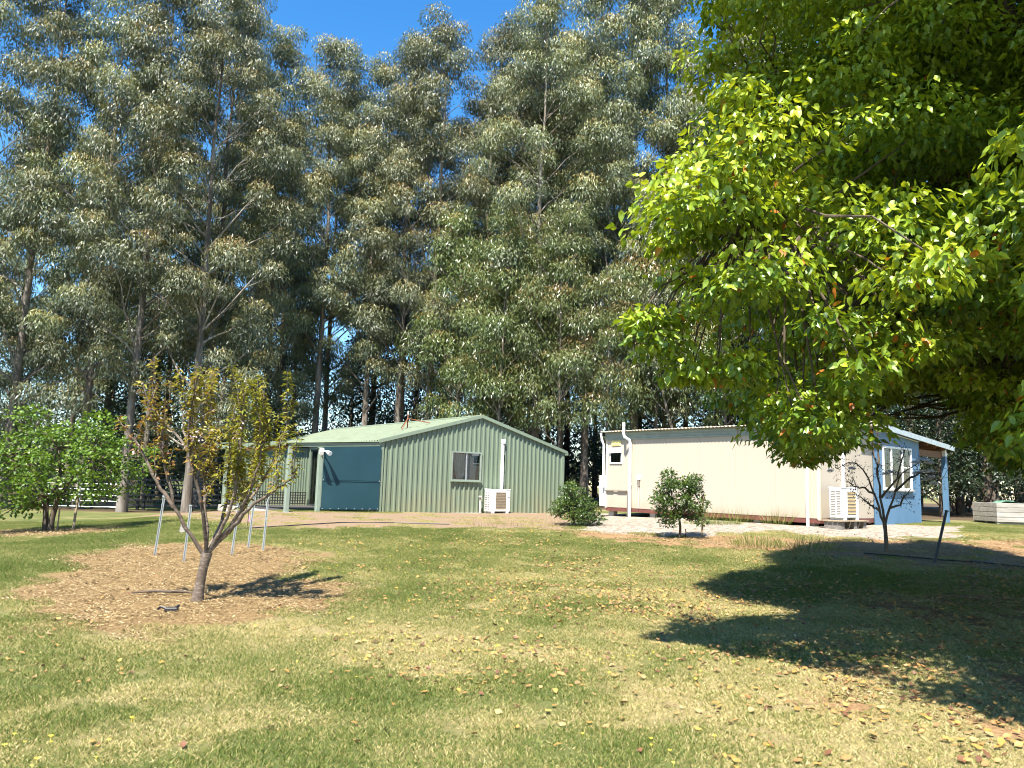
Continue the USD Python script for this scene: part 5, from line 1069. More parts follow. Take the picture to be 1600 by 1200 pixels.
# the 300 leaves that show largest are parts of their own, the rest one mass
eye = np.array([0, 0, 1.6]) - root
dist = np.linalg.norm(P - eye, axis=1)
dirv = (P - eye) / dist[:, None]
inview = (dirv @ fw > 0.5) & (np.abs((dirv @ cr) / (dirv @ fw)) < 0.66) & (np.abs((dirv @ cu) / (dirv @ fw)) < 0.5)
binx = np.stack([((dirv @ cr) / (dirv @ fw) * 60).astype(int), ((dirv @ cu) / (dirv @ fw) * 60).astype(int)], -1)
order = np.argsort(np.where(inview, dist, 1e9) / (0.5 + Ln / 0.078))
seen, pick = {}, []
for i in order:
    if not inview[i] or len(pick) == 300:
        break
    kx = tuple(binx[i])
    if seen.get(kx, 0) < 2:
        seen[kx] = seen.get(kx, 0) + 1
        pick.append(i)
mask = np.ones(n, bool); mask[pick] = False
rest = np.where(mask)[0]
fi = OVF
vv = v.reshape(-1, 7, 3)
near = rest[(dist[rest] < 7.6) & inview[rest]]
far = np.setdiff1d(rest, near)
hid = ~inview[far] & (rng.uniform(0, 1, len(far)) < 0.6)      # fewer, larger leaves on the sides turned away
far = far[~hid]
Ln, Wd = np.where(inview, Ln, Ln * 1.5), np.where(inview, Wd, Wd * 1.5)
v2, f2 = leaves(P[far], A[far], Nn[far], Ln[far], Wd[far] * 0.95, 0.12, 0.15)
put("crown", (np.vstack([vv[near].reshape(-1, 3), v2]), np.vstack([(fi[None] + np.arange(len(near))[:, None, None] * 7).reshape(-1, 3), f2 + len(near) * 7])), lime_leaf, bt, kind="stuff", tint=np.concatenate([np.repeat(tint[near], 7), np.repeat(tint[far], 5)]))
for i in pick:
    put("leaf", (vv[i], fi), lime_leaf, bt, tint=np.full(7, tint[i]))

# ------------------------------------------------------------------ the cherry tree with bronze spring leaves
rng = np.random.default_rng(21)
CX, CY = -3.7, 9.67
ch = thing("cherry_tree", "small vase-shaped cherry tree with upright shoots of olive and bronze leaves on the mulch", "tree", gp(CX, CY), 0)
px = lambda u, v_, d: np.array([(u - 309) / 126.0, d, (940 - v_) / 126.0])
put("trunk", MB().tube([px(306, 948, 0), px(308, 938, 0), px(310, 915, 0), px(313, 890, 0), px(317, 868, 0)], [0.10, 0.075, 0.058, 0.055, 0.066], 12), cherry_bark, ch, smooth=60)
limb_pts = [
    [(313, 872, 0), (290, 835, -.1), (268, 800, -.15), (255, 745, -.2), (240, 690, -.25), (224, 645, -.3), (213, 612, -.3)],
    [(316, 870, 0), (312, 840, .1), (297, 800, .2), (290, 750, .3), (290, 700, .35), (286, 640, .4), (280, 588, .4)],
    [(316, 870, 0), (320, 820, -.2), (312, 780, -.3), (300, 730, -.35), (292, 690, -.4), (300, 640, -.45), (305, 600, -.45)],
    [(318, 868, 0), (325, 830, .15), (328, 790, .3), (322, 740, .4), (325, 680, .45), (333, 630, .5), (338, 596, .5)],
    [(319, 868, 0), (342, 830, -.1), (357, 800, -.2), (366, 760, -.3), (374, 700, -.35), (372, 650, -.4), (370, 615, -.4)],
    [(319, 868, 0), (340, 835, .2), (362, 790, .35), (380, 750, .5), (395, 700, .55), (408, 650, .6), (415, 622, .6)],
    [(320, 866, 0), (347, 836, -.05), (372, 800, -.2), (390, 770, -.3), (401, 730, -.35), (410, 690, -.4), (416, 655, -.4)],
    [(350, 836, -.05), (385, 800, -.3), (420, 775, -.35), (448, 755, -.4), (462, 735, -.4)],
    [(268, 800, -.15), (243, 765, -.2), (226, 725, -.3), (204, 690, -.4), (186, 668, -.4)],
    [(340, 835, .2), (350, 800, .5), (345, 760, .65), (352, 700, .7), (357, 640, .75), (356, 605, .75)]]
shoots = []
for k, lp in enumerate(limb_pts):
    pts = np.array([px(*p) for p in lp])
    t_ = np.linspace(0, 1, len(pts))
    tf = np.linspace(0, 1, 16)
    pts = np.stack([np.interp(tf, t_, pts[:, a]) for a in range(3)], -1)
    pts[1:-1] = (pts[:-2] + 2 * pts[1:-1] + pts[2:]) / 4
    pts[1:-1] += rng.normal(0, 0.008, (14, 3))
    put("limb", MB().tube(pts, 0.0205 * (1 - tf) ** 0.8 + 0.005, 7), cherry_bark, ch, smooth=60)
    shoots.append((pts[7:], k))
    nsh = 8 if k not in (7, 8) else 3
    for j in range(nsh):
        i = int(rng.integers(4, 13))
        p = pts[i]
        up = np.array([rng.normal(0, 0.17) + 0.03 * p[0], rng.normal(0, 0.2), 1.0])
        l = rng.uniform(0.35, 0.95) * (0.75 if k in (7, 8) else 1)
        l = min(l, 3.0 - p[2] - 0.1) if p[2] < 2.6 else 0.25
        q_ = p + unit(up) * l
        sp_ = bend(p, q_, rng, 9, 0.05)
        shoots.append((sp_, k))
shm, LPs, LAs, LNs, LTs, BLs = MB(), [], [], [], [], []
for sp_, k in shoots:
    n = len(sp_)
    shm.tube(sp_, np.linspace(0.009, 0.003, n), 5, cap=False)
    l = np.linalg.norm(np.diff(sp_, axis=0), axis=1).sum()
    m = int(l * (112 if k not in (0, 8) else 65))
    tt = rng.uniform(0.05, 1, m) ** 0.9
    pos = np.stack([np.interp(tt, np.linspace(0, 1, n), sp_[:, a]) for a in range(3)], -1)
    ang = rng.uniform(0, 2 * PI, m)
    d = np.stack([np.cos(ang), np.sin(ang), rng.uniform(-0.5, 0.55, m)], -1)
    pos = pos + d * rng.uniform(0.0, 0.035, (m, 1))
    LPs.append(pos); LAs.append(d); LNs.append(np.tile([0, 0, 1.0], (m, 1)) + rng.normal(0, 0.5, (m, 3)) + 0.4 * d)
    bz = {0: 0.30, 8: 0.4, 1: 0.2, 2: 0.15}.get(k, 0.0)
    LTs.append(np.clip(0.16 + bz + 0.35 * (1 - tt) * rng.uniform(0, 1, m) + rng.normal(0.08, 0.17, m), 0, 1))
put("shoots", shm, cherry_bark, ch, kind="stuff")
LPs, LAs, LNs, LTs = map(np.concatenate, (LPs, LAs, LNs, LTs))
n = len(LPs)
v, f = leaves(LPs, LAs, LNs, rng.uniform(0.6, 1.25, n) * 0.078, rng.uniform(0.8, 1.2, n) * 0.030, 0.2, 0.25)
put("crown", (v, f), cherry_leaf, ch, kind="stuff", tint=np.repeat(LTs, 5))
fp = []
for u, v_, d in ((216, 720, -.35), (297, 695, -.4), (293, 708, -.4), (333, 684, .4), (310, 690, -.45), (372, 672, -.4), (214, 718, -.33), (248, 708, -.25)):
    fp.append(px(u, v_, d) + rng.normal(0, 0.03, (14, 3)))
fp = np.vstack(fp)
v, f = leaves(fp, rng.normal(size=fp.shape), rng.normal(size=fp.shape) + [0, 0, 1], 0.028, 0.026)
put("blossom", (v, f), pink_petal, ch, kind="stuff", tint=np.repeat(rng.uniform(0, 1, len(fp)), 5))


# ------------------------------------------------------------------ smaller garden trees and bushes
def bushy(name, label, cat, loc, C, R, per, lm, bark, leaf, stems, seed, down=0.3, out=0.8, twr=0.008, squash=0.9):
    rng = np.random.default_rng(seed)
    t = thing(name, label, cat, loc, 0)
    for s in stems:
        put("trunk", MB().tube(np.array(s[0], float), s[1], 9), bark, t, smooth=60)
    tips = np.array([s[0][-1] for s in stems], float)
    m = MB()
    for c in C:
        a = tips[np.argmin(np.linalg.norm(tips - c, axis=1))]
        m.tube(bend(a, c, rng, 5, 0.07), np.linspace(twr * 2.6, twr * 0.5, 5), 5, cap=False)
    put("branches", m, bark, t, kind="stuff")
    P, A, Nn, top, ci = clump_leaves(rng, C, R, per, squash, down, out)
    n = len(P)
    Ln = rng.uniform(0.65, 1.25, n) * leaf[0]
    v, f = leaves(P, A, Nn, Ln, Ln * leaf[1], 0.18, 0.12)
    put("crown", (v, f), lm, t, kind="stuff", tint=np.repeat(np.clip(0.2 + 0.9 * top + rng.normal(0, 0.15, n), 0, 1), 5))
    return t


rng = np.random.default_rng(33)
lx, ly = -10.47, 18.1
q = lambda u, v_, d=0.0: np.array([(u - 75) / 67.4, d, (830 - v_) / 67.4])
C = []
for u, v_ in [(40, 660), (18, 672), (62, 690), (85, 680), (100, 672), (127, 662), (128, 680), (150, 668), (160, 690), (140, 705), (118, 700), (95, 700), (70, 710), (45, 700), (25, 705), (10, 720), (-5, 715), (-15, 740), (5, 745), (30, 735), (55, 735), (80, 730), (105, 725), (130, 725), (155, 722), (180, 715), (190, 705), (185, 735), (165, 745), (140, 745), (112, 750), (85, 755), (60, 760), (35, 765), (10, 770), (-10, 775), (20, 790), (45, 785), (70, 780), (95, 775), (60, 795), (15, 805), (175, 768), (160, 775), (40, 800), (-25, 760), (-40, 730), (-30, 700)]:
    for d in ((-0.75, 0.0, 0.75) if 700 < v_ < 790 else (-0.3, 0.35)):
        C.append(q(u, v_, d) + rng.normal(0, [0.1, 0.2, 0.1]))
C = np.array(C)
bushy("mulberry_tree", "bright green bushy tree with several trunks at the left edge", "tree", gp(lx, ly), C, rng.uniform(0.22, 0.36, len(C)), 700, mulberry_leaf, dark_bark, (0.095, 0.7),
      [([(-0.06, 0, -0.1), (-0.07, 0, 0.3), (-0.12, 0.0, 0.75)], [0.075, 0.06, 0.055]), ([(0.04, 0.02, -0.1), (0.06, 0.02, 0.3), (0.14, 0.05, 0.8)], [0.075, 0.062, 0.055]), ([(-0.12, 0, 0.7), (-0.45, 0.1, 1.2), (-0.7, 0.1, 1.7)], [0.05, 0.04, 0.02]), ([(0.14, 0.05, 0.75), (0.5, -0.1, 1.25), (0.9, 0, 1.7)], [0.05, 0.04, 0.02]), ([(0.0, 0, 0.75), (0.05, 0.2, 1.3), (0.1, -0.1, 1.9)], [0.045, 0.035, 0.02])], 34)

tx, ty = 3.85, 17.73
q = lambda u, v_, d=0.0: np.array([(u - 1062) / 68.8, d, (840 - v_) / 68.8])
C = []
for u, v_ in [(1044, 745), (1040, 757), (1048, 768), (1036, 770), (1060, 762), (1075, 760), (1085, 752), (1088, 765), (1078, 775), (1062, 778), (1040, 785), (1034, 795), (1050, 792), (1065, 795), (1080, 790), (1090, 800), (1095, 785), (1038, 806), (1052, 808), (1086, 812), (1094, 814), (1046, 818), (1030, 782), (1070, 786)]:
    for d in (-0.22, 0.22):
        C.append(q(u, v_, d) + rng.normal(0, [0.03, 0.08, 0.03]))
C = np.array(C)
bushy("citrus_tree", "young citrus tree with single trunk and ragged crown in front of the cream cabin", "tree", gp(tx, ty), C, rng.uniform(0.13, 0.2, len(C)), 3300, citrus_leaf, dark_bark, (0.08, 0.5), [([(0, 0, -0.1), (0.01, 0, 0.25), (-0.02, 0, 0.5)], [0.032, 0.026, 0.024]), ([(-0.02, 0, 0.48), (-0.15, 0, 0.8), (-0.22, 0, 1.1)], [0.022, 0.018, 0.01]), ([(-0.02, 0, 0.48), (0.15, 0, 0.75), (0.28, 0, 1.05)], [0.022, 0.018, 0.01])], 35)
put("sprout", MB().tube([(0.13, 0.05, 0), (0.15, 0.05, 0.12), (0.14, 0.05, 0.2)], 0.012, 5), dark_bark, stage.GetPrimAtPath("/World/citrus_tree"))

bx, by = 1.78, 21.0
q = lambda u, v_, d=0.0: np.array([(u - 897) / 58.0, d, (822 - v_) / 58.0])
C = []
for u, v_ in [(893, 765), (888, 775), (900, 775), (880, 785), (895, 785), (910, 787), (872, 795), (886, 797), (902, 797), (918, 795), (868, 806), (880, 808), (895, 808), (910, 808), (925, 806), (915, 816), (900, 816), (930, 815)]:
    for d in (-0.3, 0.0, 0.3):
        C.append(q(u, v_, d) + rng.normal(0, [0.05, 0.1, 0.04]))
C = np.array(C)
bushy("citrus_bush", "low rounded glossy green bush between the shed and the cream cabin", "bush", gp(bx, by), C, rng.uniform(0.16, 0.24, len(C)), 1500, citrus_leaf, dark_bark, (0.085, 0.48), [([(0, 0, -0.1), (-0.05, 0, 0.3), (-0.1, 0, 0.5)], [0.035, 0.028, 0.02]), ([(0.05, 0, -0.1), (0.2, 0.05, 0.25), (0.3, 0, 0.4)], [0.03, 0.025, 0.018])], 36)

# small white flowering tree
rng = np.random.default_rng(41)
fx, fy = 7.61, 15.93
ft = thing("flowering_tree", "slender young tree with flat white flower heads before the blue lean-to", "tree", gp(fx, fy), 0)
q = lambda u, v_, d=0.0: np.array([(u - 1385) / 76.6, d, (862 - v_) / 76.6])
put("trunk", MB().tube([q(1385, 868), q(1385, 850), q(1384, 830), q(1383, 818)], [0.05, 0.042, 0.036, 0.042], 10), lime_bark, ft, smooth=60)
FL = [[(1383, 820, 0), (1372, 800, -.1), (1364, 775, -.15), (1352, 750, -.2), (1338, 728, -.2), (1318, 728, -.2), (1306, 738, -.2)], [(1383, 820, 0), (1383, 780, .1), (1380, 745, .15), (1379, 715, .2), (1376, 690, .2), (1372, 668, .2)],
      [(1384, 820, 0), (1394, 795, .05), (1404, 770, .1), (1412, 748, .15), (1430, 735, .2), (1446, 722, .2)], [(1380, 745, .15), (1386, 720, .25), (1388, 690, .3), (1385, 668, .3)], [(1404, 770, .1), (1424, 745, -.1), (1450, 738, -.1), (1468, 748, -.1)],
      [(1364, 775, -.15), (1350, 768, -.2), (1335, 765, -.2), (1322, 760, -.2)], [(1383, 780, .1), (1396, 755, -.15), (1405, 725, -.2), (1410, 705, -.2)], [(1372, 800, -.1), (1358, 790, 0), (1344, 775, .1)], [(1394, 795, .05), (1412, 790, .1), (1424, 775, .15), (1432, 765, .15)]]
tips, lvp = [], []
twg = MB()
for lp in FL:
    pts = np.array([q(*p) for p in lp])
    t_ = np.linspace(0, 1, len(pts)); tf = np.linspace(0, 1, 11)
    pts = np.stack([np.interp(tf, t_, pts[:, a]) for a in range(3)], -1)
    pts[1:] += rng.normal(0, 0.012, (10, 3))
    put("limb", MB().tube(pts, 0.021 * (1 - tf) + 0.006, 7), lime_bark, ft, smooth=60)
    for j in range(9):
        i = int(rng.integers(4, 11))
        e = pts[i] + rng.normal(0, 0.15, 3) + [0, 0, 0.06]
        twg.tube(bend(pts[i], e, rng, 4, 0.06), [0.006, 0.005, 0.004, 0.003], 4, cap=False)
        lvp.append(e + rng.normal(0, 0.05, (9, 3)))
        lvp.append(pts[i] + rng.normal(0, 0.05, (4, 3)))
put("twigs", twg, lime_bark, ft, kind="stuff")
lvp = np.vstack(lvp)
v, f = leaves(lvp, rng.normal(0, 0.6, lvp.shape) + [0, 0, -0.2], rng.normal(0, 0.5, lvp.shape) + [0, 0, 1], rng.uniform(0.03, 0.06, len(lvp)), 0.022)
put("crown", (v, f), blossom_leaf, ft, kind="stuff", tint=np.repeat(rng.uniform(0, 1, len(lvp)), 5))
for u, v_, w_ in [(1452, 717, .13), (1440, 722, .10), (1462, 722, .09), (1443, 738, .09), (1460, 735, .11), (1466, 744, .09), (1458, 748, .08), (1468, 755, .07), (1400, 738, .08), (1410, 742, .07), (1393, 742, .07), (1306, 740, .06), (1340, 735, .07)]:
    c = q(u, v_, 0.15)
    k = int(1700 * w_)
    a, r = rng.uniform(0, 2 * PI, k), w_ * np.sqrt(rng.uniform(0, 1, k))
    pp = c + np.stack([np.cos(a) * r, np.sin(a) * r, rng.normal(0, 0.012, k) - r * r * 1.2], -1)
    v, f = leaves(pp, rng.normal(0, 1, (k, 3)) * [1, 1, 0.3], np.tile([0, 0, 1.0], (k, 1)) + rng.normal(0, 0.3, (k, 3)), 0.034, 0.03)
    put("flower_head", (v, f), white_petal, ft, kind="stuff", tint=np.repeat(rng.uniform(0, 1, k), 5))


# grass tussocks left long by the mower
def tussock(name, label, x, y, r, h, n, ramp_mat, seed, cat="grass clump", spread=0.5):
    rng = np.random.default_rng(seed)
    t = thing(name, label, cat, gp(x, y), 0)
    a, rr = rng.uniform(0, 2 * PI, n), r * np.sqrt(rng.uniform(0, 1, n))
    p = np.stack([np.cos(a) * rr, np.sin(a) * rr, 0 * a], -1)
    p[:, 2] = gz(p[:, 0] + x, p[:, 1] + y) - gp(x, y)[2]
    d = np.stack([np.cos(a) * spread * rr / r, np.sin(a) * spread * rr / r, np.ones(n)], -1) + rng.normal(0, 0.2, (n, 3))
    v, f = blades(p, d, rng.normal(size=(n, 3)), h * rng.uniform(0.4, 1.1, n), 0.008)
    put("blades", (v, f), ramp_mat, t, kind="stuff", tint=np.repeat(np.clip(rng.normal(0.4, 0.25, n), 0, 1), 4))


GREENBLADE = [(0.0, (0.045, 0.078, 0.012)), (0.4, (0.140, 0.185, 0.036)), (0.72, (0.29, 0.255, 0.088)), (1.0, (0.52, 0.43, 0.22))]
grass_mat = leaf_mat("grass_blade", GREENBLADE, rough=0.6, spec=0.25, trans=0.3, tcol=(1.1, 1.1, 0.7), rnd=0.0)
tussock("grass_tussock", "tall green grass clump at the shade's edge, left of two before the cream cabin", 5.1, 16.35, 0.5, 0.34, 330, grass_mat, 1)
tussock("grass_tussock", "tall green grass clump half in the big tree's shade, right of two", 6.0, 15.85, 0.55, 0.36, 300, grass_mat, 2)
for k, (lx_, lab) in enumerate(((4.3, "sparse weeds under the middle of the cream cabin wall"), (5.3, "tall wispy weeds under the cream cabin wall left of its white corner pipe"), (6.4, "green weeds at the cabin foot just left of the white corner pipe"))):
    wx, wy, _ = in_cab(lx_, -0.3)
    tussock("wall_weeds", lab, wx, wy, 0.4, 0.5, 130, grass_mat, 10 + k, "weeds")
wx, wy, _ = in_cab(5.2, -1.3)
tussock("weed_patch", "low green weed patch on the pale sand before the cabin", wx, wy, 0.8, 0.12, 900, grass_mat, 20, "weeds")
tussock("dry_tussock", "dry tan grass growing along the strip before the green gable", 0.0, 21.3, 1.6, 0.10, 900, tint_mat("dry_blade", [(0, (0.30, 0.22, 0.10)), (1, (0.20, 0.17, 0.06))]), 21)


# ------------------------------------------------------------------ ground cover: grass blades, chips, leaves, flowers
def instancer(name, protos_, mats_, P, rz, sc, which, label, tints=None, tilt=None):
    pi = UsdGeom.PointInstancer.Define(stage, "/World/" + name)
    data(pi.GetPrim(), label, None, None, "stuff")
    rel = pi.CreatePrototypesRel()
    for k, (v, f) in enumerate(protos_):
        m = usdkit.mesh(stage, f"/World/{name}/patch_{k:03d}", (v, f), mats_ if not isinstance(mats_, list) else mats_[k])
        if tints is not None:
            UsdGeom.PrimvarsAPI(m).CreatePrimvar("tint", Sdf.ValueTypeNames.FloatArray, "vertex").Set(Vt.FloatArray.FromNumpy(tints[k].astype(np.float32)))
        rel.AddTarget(m.GetPath())
    pi.CreatePositionsAttr(Vt.Vec3fArray.FromNumpy(np.asarray(P, np.float32)))
    half = np.asarray(rz) / 2
    qz = [Gf.Quath(float(math.cos(a)), 0, 0, float(math.sin(a))) for a in half] if tilt is None else tilt
    pi.CreateOrientationsAttr(Vt.QuathArray(qz))
    pi.CreateScalesAttr(Vt.Vec3fArray.FromNumpy(np.repeat(np.asarray(sc, np.float32)[:, None], 3, 1)))
    pi.CreateProtoIndicesAttr(Vt.IntArray.FromNumpy(np.asarray(which, np.int32)))


def tilted(x, y, a):
    """turn by a about the ground's normal"""
    e = 0.15
    nx_, ny_ = -(gz(x + e, y) - gz(x - e, y)) / (2 * e), -(gz(x, y + e) - gz(x, y - e)) / (2 * e)
    out = []
    for p, q_, t in zip(nx_, ny_, a):
        qt = Gf.Rotation(Gf.Vec3d(0, 0, 1), Gf.Vec3d(float(p), float(q_), 1.0)).GetQuat() * Gf.Rotation(Gf.Vec3d(0, 0, 1), math.degrees(t)).GetQuat()
        out.append(Gf.Quath(float(qt.GetReal()), *[float(k) for k in qt.GetImaginary()]))
    return out


def in_frame(x, y, m=0.5):
    return (np.abs(x) < 0.67 * y + m)


rng = np.random.default_rng(88)
S = 0.33
gprot, gt_ = [], []
for lev in range(5):
    for var in range(2):
        n = 1150
        p = np.stack([rng.uniform(-S / 2, S / 2, n) * 1.4, rng.uniform(-S / 2, S / 2, n) * 1.4, np.full(n, -0.004)], -1)
        dr_ = lev / 4
        straw_ = rng.uniform(0, 1, n) < 0.22 + 0.6 * dr_
        a = rng.uniform(0, 2 * PI, n)
        lean_ = np.where(straw_, rng.uniform(0.8, 2.6, n), rng.uniform(0.3, 1.4, n))
        d = np.stack([np.cos(a) * lean_, np.sin(a) * lean_, np.ones(n)], -1)
        h = rng.uniform(0.022, 0.052, n) * np.where(straw_, 0.9, 1.12 - 0.3 * dr_)
        v, f = blades(p, d, rng.normal(size=(n, 3)), h, rng.uniform(0.003, 0.0062, n))
        gprot.append((v, f))
        gt_.append(np.repeat(np.clip(np.where(straw_, rng.normal(0.86, 0.15, n), rng.normal(0.28 + 0.12 * dr_, 0.22, n)), 0, 1), 4))
xs_, ys_ = np.meshgrid(np.arange(-16, 16, S), np.arange(3.6, 25.0, S), indexing="ij")
x = xs_.ravel() + rng.uniform(-0.12, 0.12, xs_.size); y = ys_.ravel() + rng.uniform(-0.12, 0.12, xs_.size)
k_ = in_frame(x, y); x, y = x[k_], y[k_]
mk_ = masks(x, y)
bare = np.maximum.reduce([mk_["mulch"], mk_["straw"] * 0.78, mk_["sand"], mk_["litter"] * 0.8, mk_["forest"]])
keep = rng.uniform(0, 1, len(x)) > bare * 1.25 - 0.1
x, y, dry_ = x[keep], y[keep], mk_["dry"][keep]
dry_ = np.maximum(dry_, mk_["straw"][keep])
lev = np.clip(np.round(dry_ * 4 + rng.normal(0, 0.35, len(x))), 0, 4).astype(int)
instancer("grass", gprot, grass_mat, np.stack([x, y, gz(x, y)], -1), rng.uniform(0, 2 * PI, len(x)), rng.uniform(0.8, 1.15, len(x)), lev * 2 + rng.integers(0, 2, len(x)), "short mown grass, green and straw coloured blades over the lawn", gt_, tilted(x, y, rng.uniform(0, 2 * PI, len(x))))

# wood chips on the mulch beds
chip_mat = tint_mat("wood_chip", [(0.0, (0.06, 0.036, 0.015)), (0.4, (0.19, 0.125, 0.055)), (0.75, (0.36, 0.265, 0.13)), (1.0, (0.54, 0.44, 0.26))])
cprot, ct_ = [], []
for var in range(4):
    n = 190
    p = np.stack([rng.uniform(-0.2, 0.2, n), rng.uniform(-0.2, 0.2, n), rng.uniform(0.004, 0.022, n)], -1)
    a = rng.uniform(0, 2 * PI, n)
    d = np.stack([np.cos(a), np.sin(a), rng.normal(0, 0.25, n)], -1)
    v, f = leaves(p, d, np.tile([0, 0, 1.0], (n, 1)) + rng.normal(0, 0.4, (n, 3)), rng.uniform(0.02, 0.06, n), rng.uniform(0.004, 0.012, n), 0.1, 0)
    cprot.append((v, f)); ct_.append(np.repeat(np.clip(rng.normal(0.5, 0.26, n), 0, 1), 5))
xs_, ys_ = np.meshgrid(np.arange(-15, 14, 0.3), np.arange(6.5, 21.5, 0.3), indexing="ij")
x = xs_.ravel() + rng.uniform(-0.1, 0.1, xs_.size); y = ys_.ravel() + rng.uniform(-0.1, 0.1, xs_.size)
k_ = in_frame(x, y); x, y = x[k_], y[k_]
mk_ = masks(x, y)
keep = rng.uniform(0, 1, len(x)) < np.maximum(mk_["mulch"] * 1.2 - 0.15, mk_["litter"] * 0.6)
x, y = x[keep], y[keep]
instancer("wood_chip_mulch", cprot, chip_mat, np.stack([x, y, gz(x, y)], -1), rng.uniform(0, 2 * PI, len(x)), rng.uniform(0.8, 1.2, len(x)), rng.integers(0, 4, len(x)), "brown wood chip mulch round the cherry and along the beds", ct_)

# fallen leaves: the 300 nearest one by one, the rest as one scatter
leaf_cols = {"fallen_yellow": (0.40, 0.215, 0.05), "fallen_tan": (0.33, 0.17, 0.055), "fallen_brown": (0.15, 0.065, 0.028), "fallen_pale": (0.33, 0.21, 0.085)}
leaf_mats = [mat(k, c, 0.6, (30, 0.35), rnd=0.3) for k, c in leaf_cols.items()]


def fallen(rng):
    """a dry curled heart-shaped leaf lying flat"""
    t = np.array([(0, 0), (0.25, 0.30), (0.55, 0.36), (0.80, 0.20), (1, 0), (0.80, -0.20), (0.55, -0.36), (0.25, -0.30), (0.5, 0.0)])
    L_ = 0.062
    v = np.stack([(t[:, 0] - 0.5) * L_, t[:, 1] * L_ * rng.uniform(0.7, 1.0), np.zeros(9)], -1)
    c1, c2 = rng.uniform(3, 9), rng.uniform(2, 8)
    v[:, 2] = 0.024 + v[:, 1] ** 2 * c1 * 0.8 + v[:, 0] ** 2 * c2 * rng.choice([-1, 1]) + v[:, 0] * rng.normal(0, 0.25) + v[:, 1] * rng.normal(0, 0.3) + rng.normal(0, 0.004, 9)
    return v, np.array([(8, i, (i + 1) % 8) for i in range(8)])


def leaf_density(x, y):
    return np.clip(0.10 + 0.16 * ss(-3, 1, x) + 0.85 * ss(0.5, 4, x) * (1 - ss(10, 15, y)) + 0.22 * ss(-1, 2, x) * (1 - ss(12, 17, y)), 0, 1) * ss(-7, -3, x) * (1 - ss(17, 20, y))


n = 26000
y = 4.0 + (rng.uniform(0, 1, n) ** 0.62) * 15; x = rng.uniform(-1, 1, n) * (0.68 * y + 0.3)
p = np.stack([x, y, 0 * x], -1)
keep = rng.uniform(0, 1, n) < leaf_density(x, y) * (0.25 + 1.3 * ss(0.42, 0.66, fbm(p * 0.9, 3, seed=61))) * 1.0
x, y = x[keep], y[keep]
o = np.argsort(np.hypot(x, y)); x, y = x[o], y[o]
inv = in_frame(x, y, -0.05) & (y > 4.75)
first = np.where(inv)[0][:300]
FLB = "curled dry leaf, yellow to brown, fallen on the near lawn"
FGR = "dry leaves fallen on the near lawn"
fl_src = {}
for j, i in enumerate(first):
    mi = int(rng.choice(4, p=[0.34, 0.26, 0.24, 0.16])); key = (mi, int(rng.integers(0, 3)))
    rz = rng.uniform(0, 360); s = rng.uniform(0.65, 1.2)
    if key not in fl_src:
        t = thing("fallen_leaf", FLB, "leaf", gp(x[i], y[i]), rz, FGR)
        put("blade", fallen(rng), leaf_mats[mi], t, smooth=True)
        fl_src[key] = t
    else:
        dup(fl_src[key], gp(x[i], y[i]), rz, s, FLB)
rest = np.setdiff1d(np.arange(len(x)), first)
fprot = [fallen(rng) for _ in range(8)]
x, y = x[rest], y[rest]
instancer("leaf_litter", fprot, [leaf_mats[k % 4] for k in range(8)], np.stack([x, y, gz(x, y)], -1), rng.uniform(0, 2 * PI, len(x)), rng.uniform(0.65, 1.25, len(x)), rng.integers(0, 8, len(x)), "yellow and brown leaves littering the middle and far lawn")
print("fallen leaves", len(first), len(x))

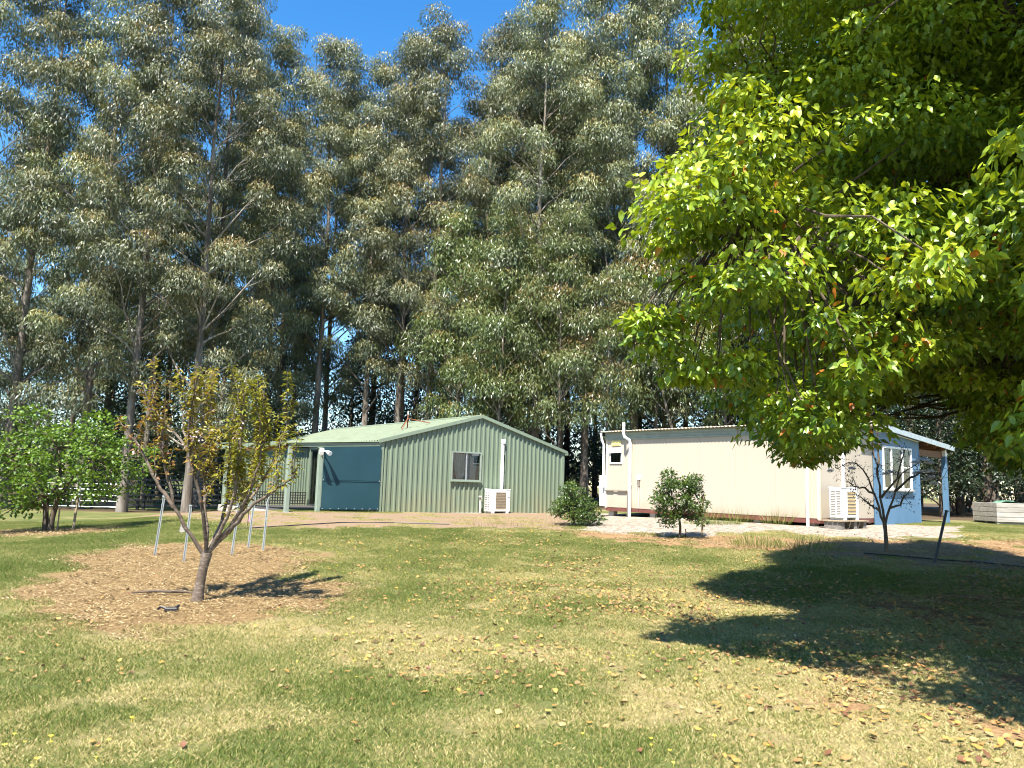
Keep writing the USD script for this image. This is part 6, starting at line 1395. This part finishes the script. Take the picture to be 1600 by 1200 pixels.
# yellow lawn flowers
ypet = mat("yellow_petal", (0.75, 0.62, 0.05), 0.6)
m = MB()
for k in range(8):
    a = k * PI / 4
    m.add([(0, 0, 0.03), (math.cos(a - 0.3) * 0.014, math.sin(a - 0.3) * 0.014, 0.038), (math.cos(a) * 0.022, math.sin(a) * 0.022, 0.042), (math.cos(a + 0.3) * 0.014, math.sin(a + 0.3) * 0.014, 0.038)], [(0, 1, 2, 3)])
m.tube([(0, 0, 0), (0, 0, 0.03)], 0.002, 4)
g_ = m.get()
P_ = []
for cx_, cy_, sx_, sy_, c in [(-2.0, 14.2, 1.2, 2.2, 150), (-0.8, 17.0, 1.6, 1.4, 90), (-0.75, 8.0, 0.5, 0.25, 26), (-2.5, 4.9, 0.35, 0.25, 14), (1.3, 7.2, 0.5, 0.3, 14), (1.5, 5.0, 0.9, 0.4, 10), (-0.2, 11.0, 1.2, 1.2, 40), (-1.2, 7.2, 0.5, 0.3, 8), (1.0, 17.5, 1.0, 1.0, 20)]:
    P_.append(np.stack([rng.normal(cx_, sx_, c), rng.normal(cy_, sy_, c)], -1))
P_ = np.vstack(P_)
ok_ = masks(P_[:, 0], P_[:, 1])
P_ = P_[(ok_["mulch"] < 0.4) & (ok_["straw"] < 0.4)]
instancer("lawn_flowers", [(np.array(g_.vertices), np.array(g_.faces))], ypet, np.stack([P_[:, 0], P_[:, 1], gz(P_[:, 0], P_[:, 1])], -1), rng.uniform(0, 6, len(P_)), rng.uniform(0.45, 0.85, len(P_)), np.zeros(len(P_)), "small yellow flowers scattered in the lawn")

# far trees beyond the paddock, one mass
rng = np.random.default_rng(99)
C, R = [], []
for k in range(110):
    x = rng.uniform(-190, 150)
    h = rng.uniform(5, 11)
    for j in range(4):
        C.append((x + rng.normal(0, 2), 150 + rng.uniform(-8, 8), h * rng.uniform(0.15, 1))); R.append(rng.uniform(1.8, 3.0))
C, R = np.array(C), np.array(R)
P, A, Nn, top, ci = clump_leaves(rng, C, R, 15, 0.8)
v, f = blades(P, A, Nn, rng.uniform(0.6, 1.2, len(P)), rng.uniform(0.5, 0.8, len(P)))
put("far_tree_line", (v, f), gum_leaf, None, kind="stuff", label="far line of trees beyond the paddock, seen between the trunks", tint=np.repeat(np.clip(0.2 + top + rng.normal(0, 0.1, len(P)), 0, 0.8), 4))
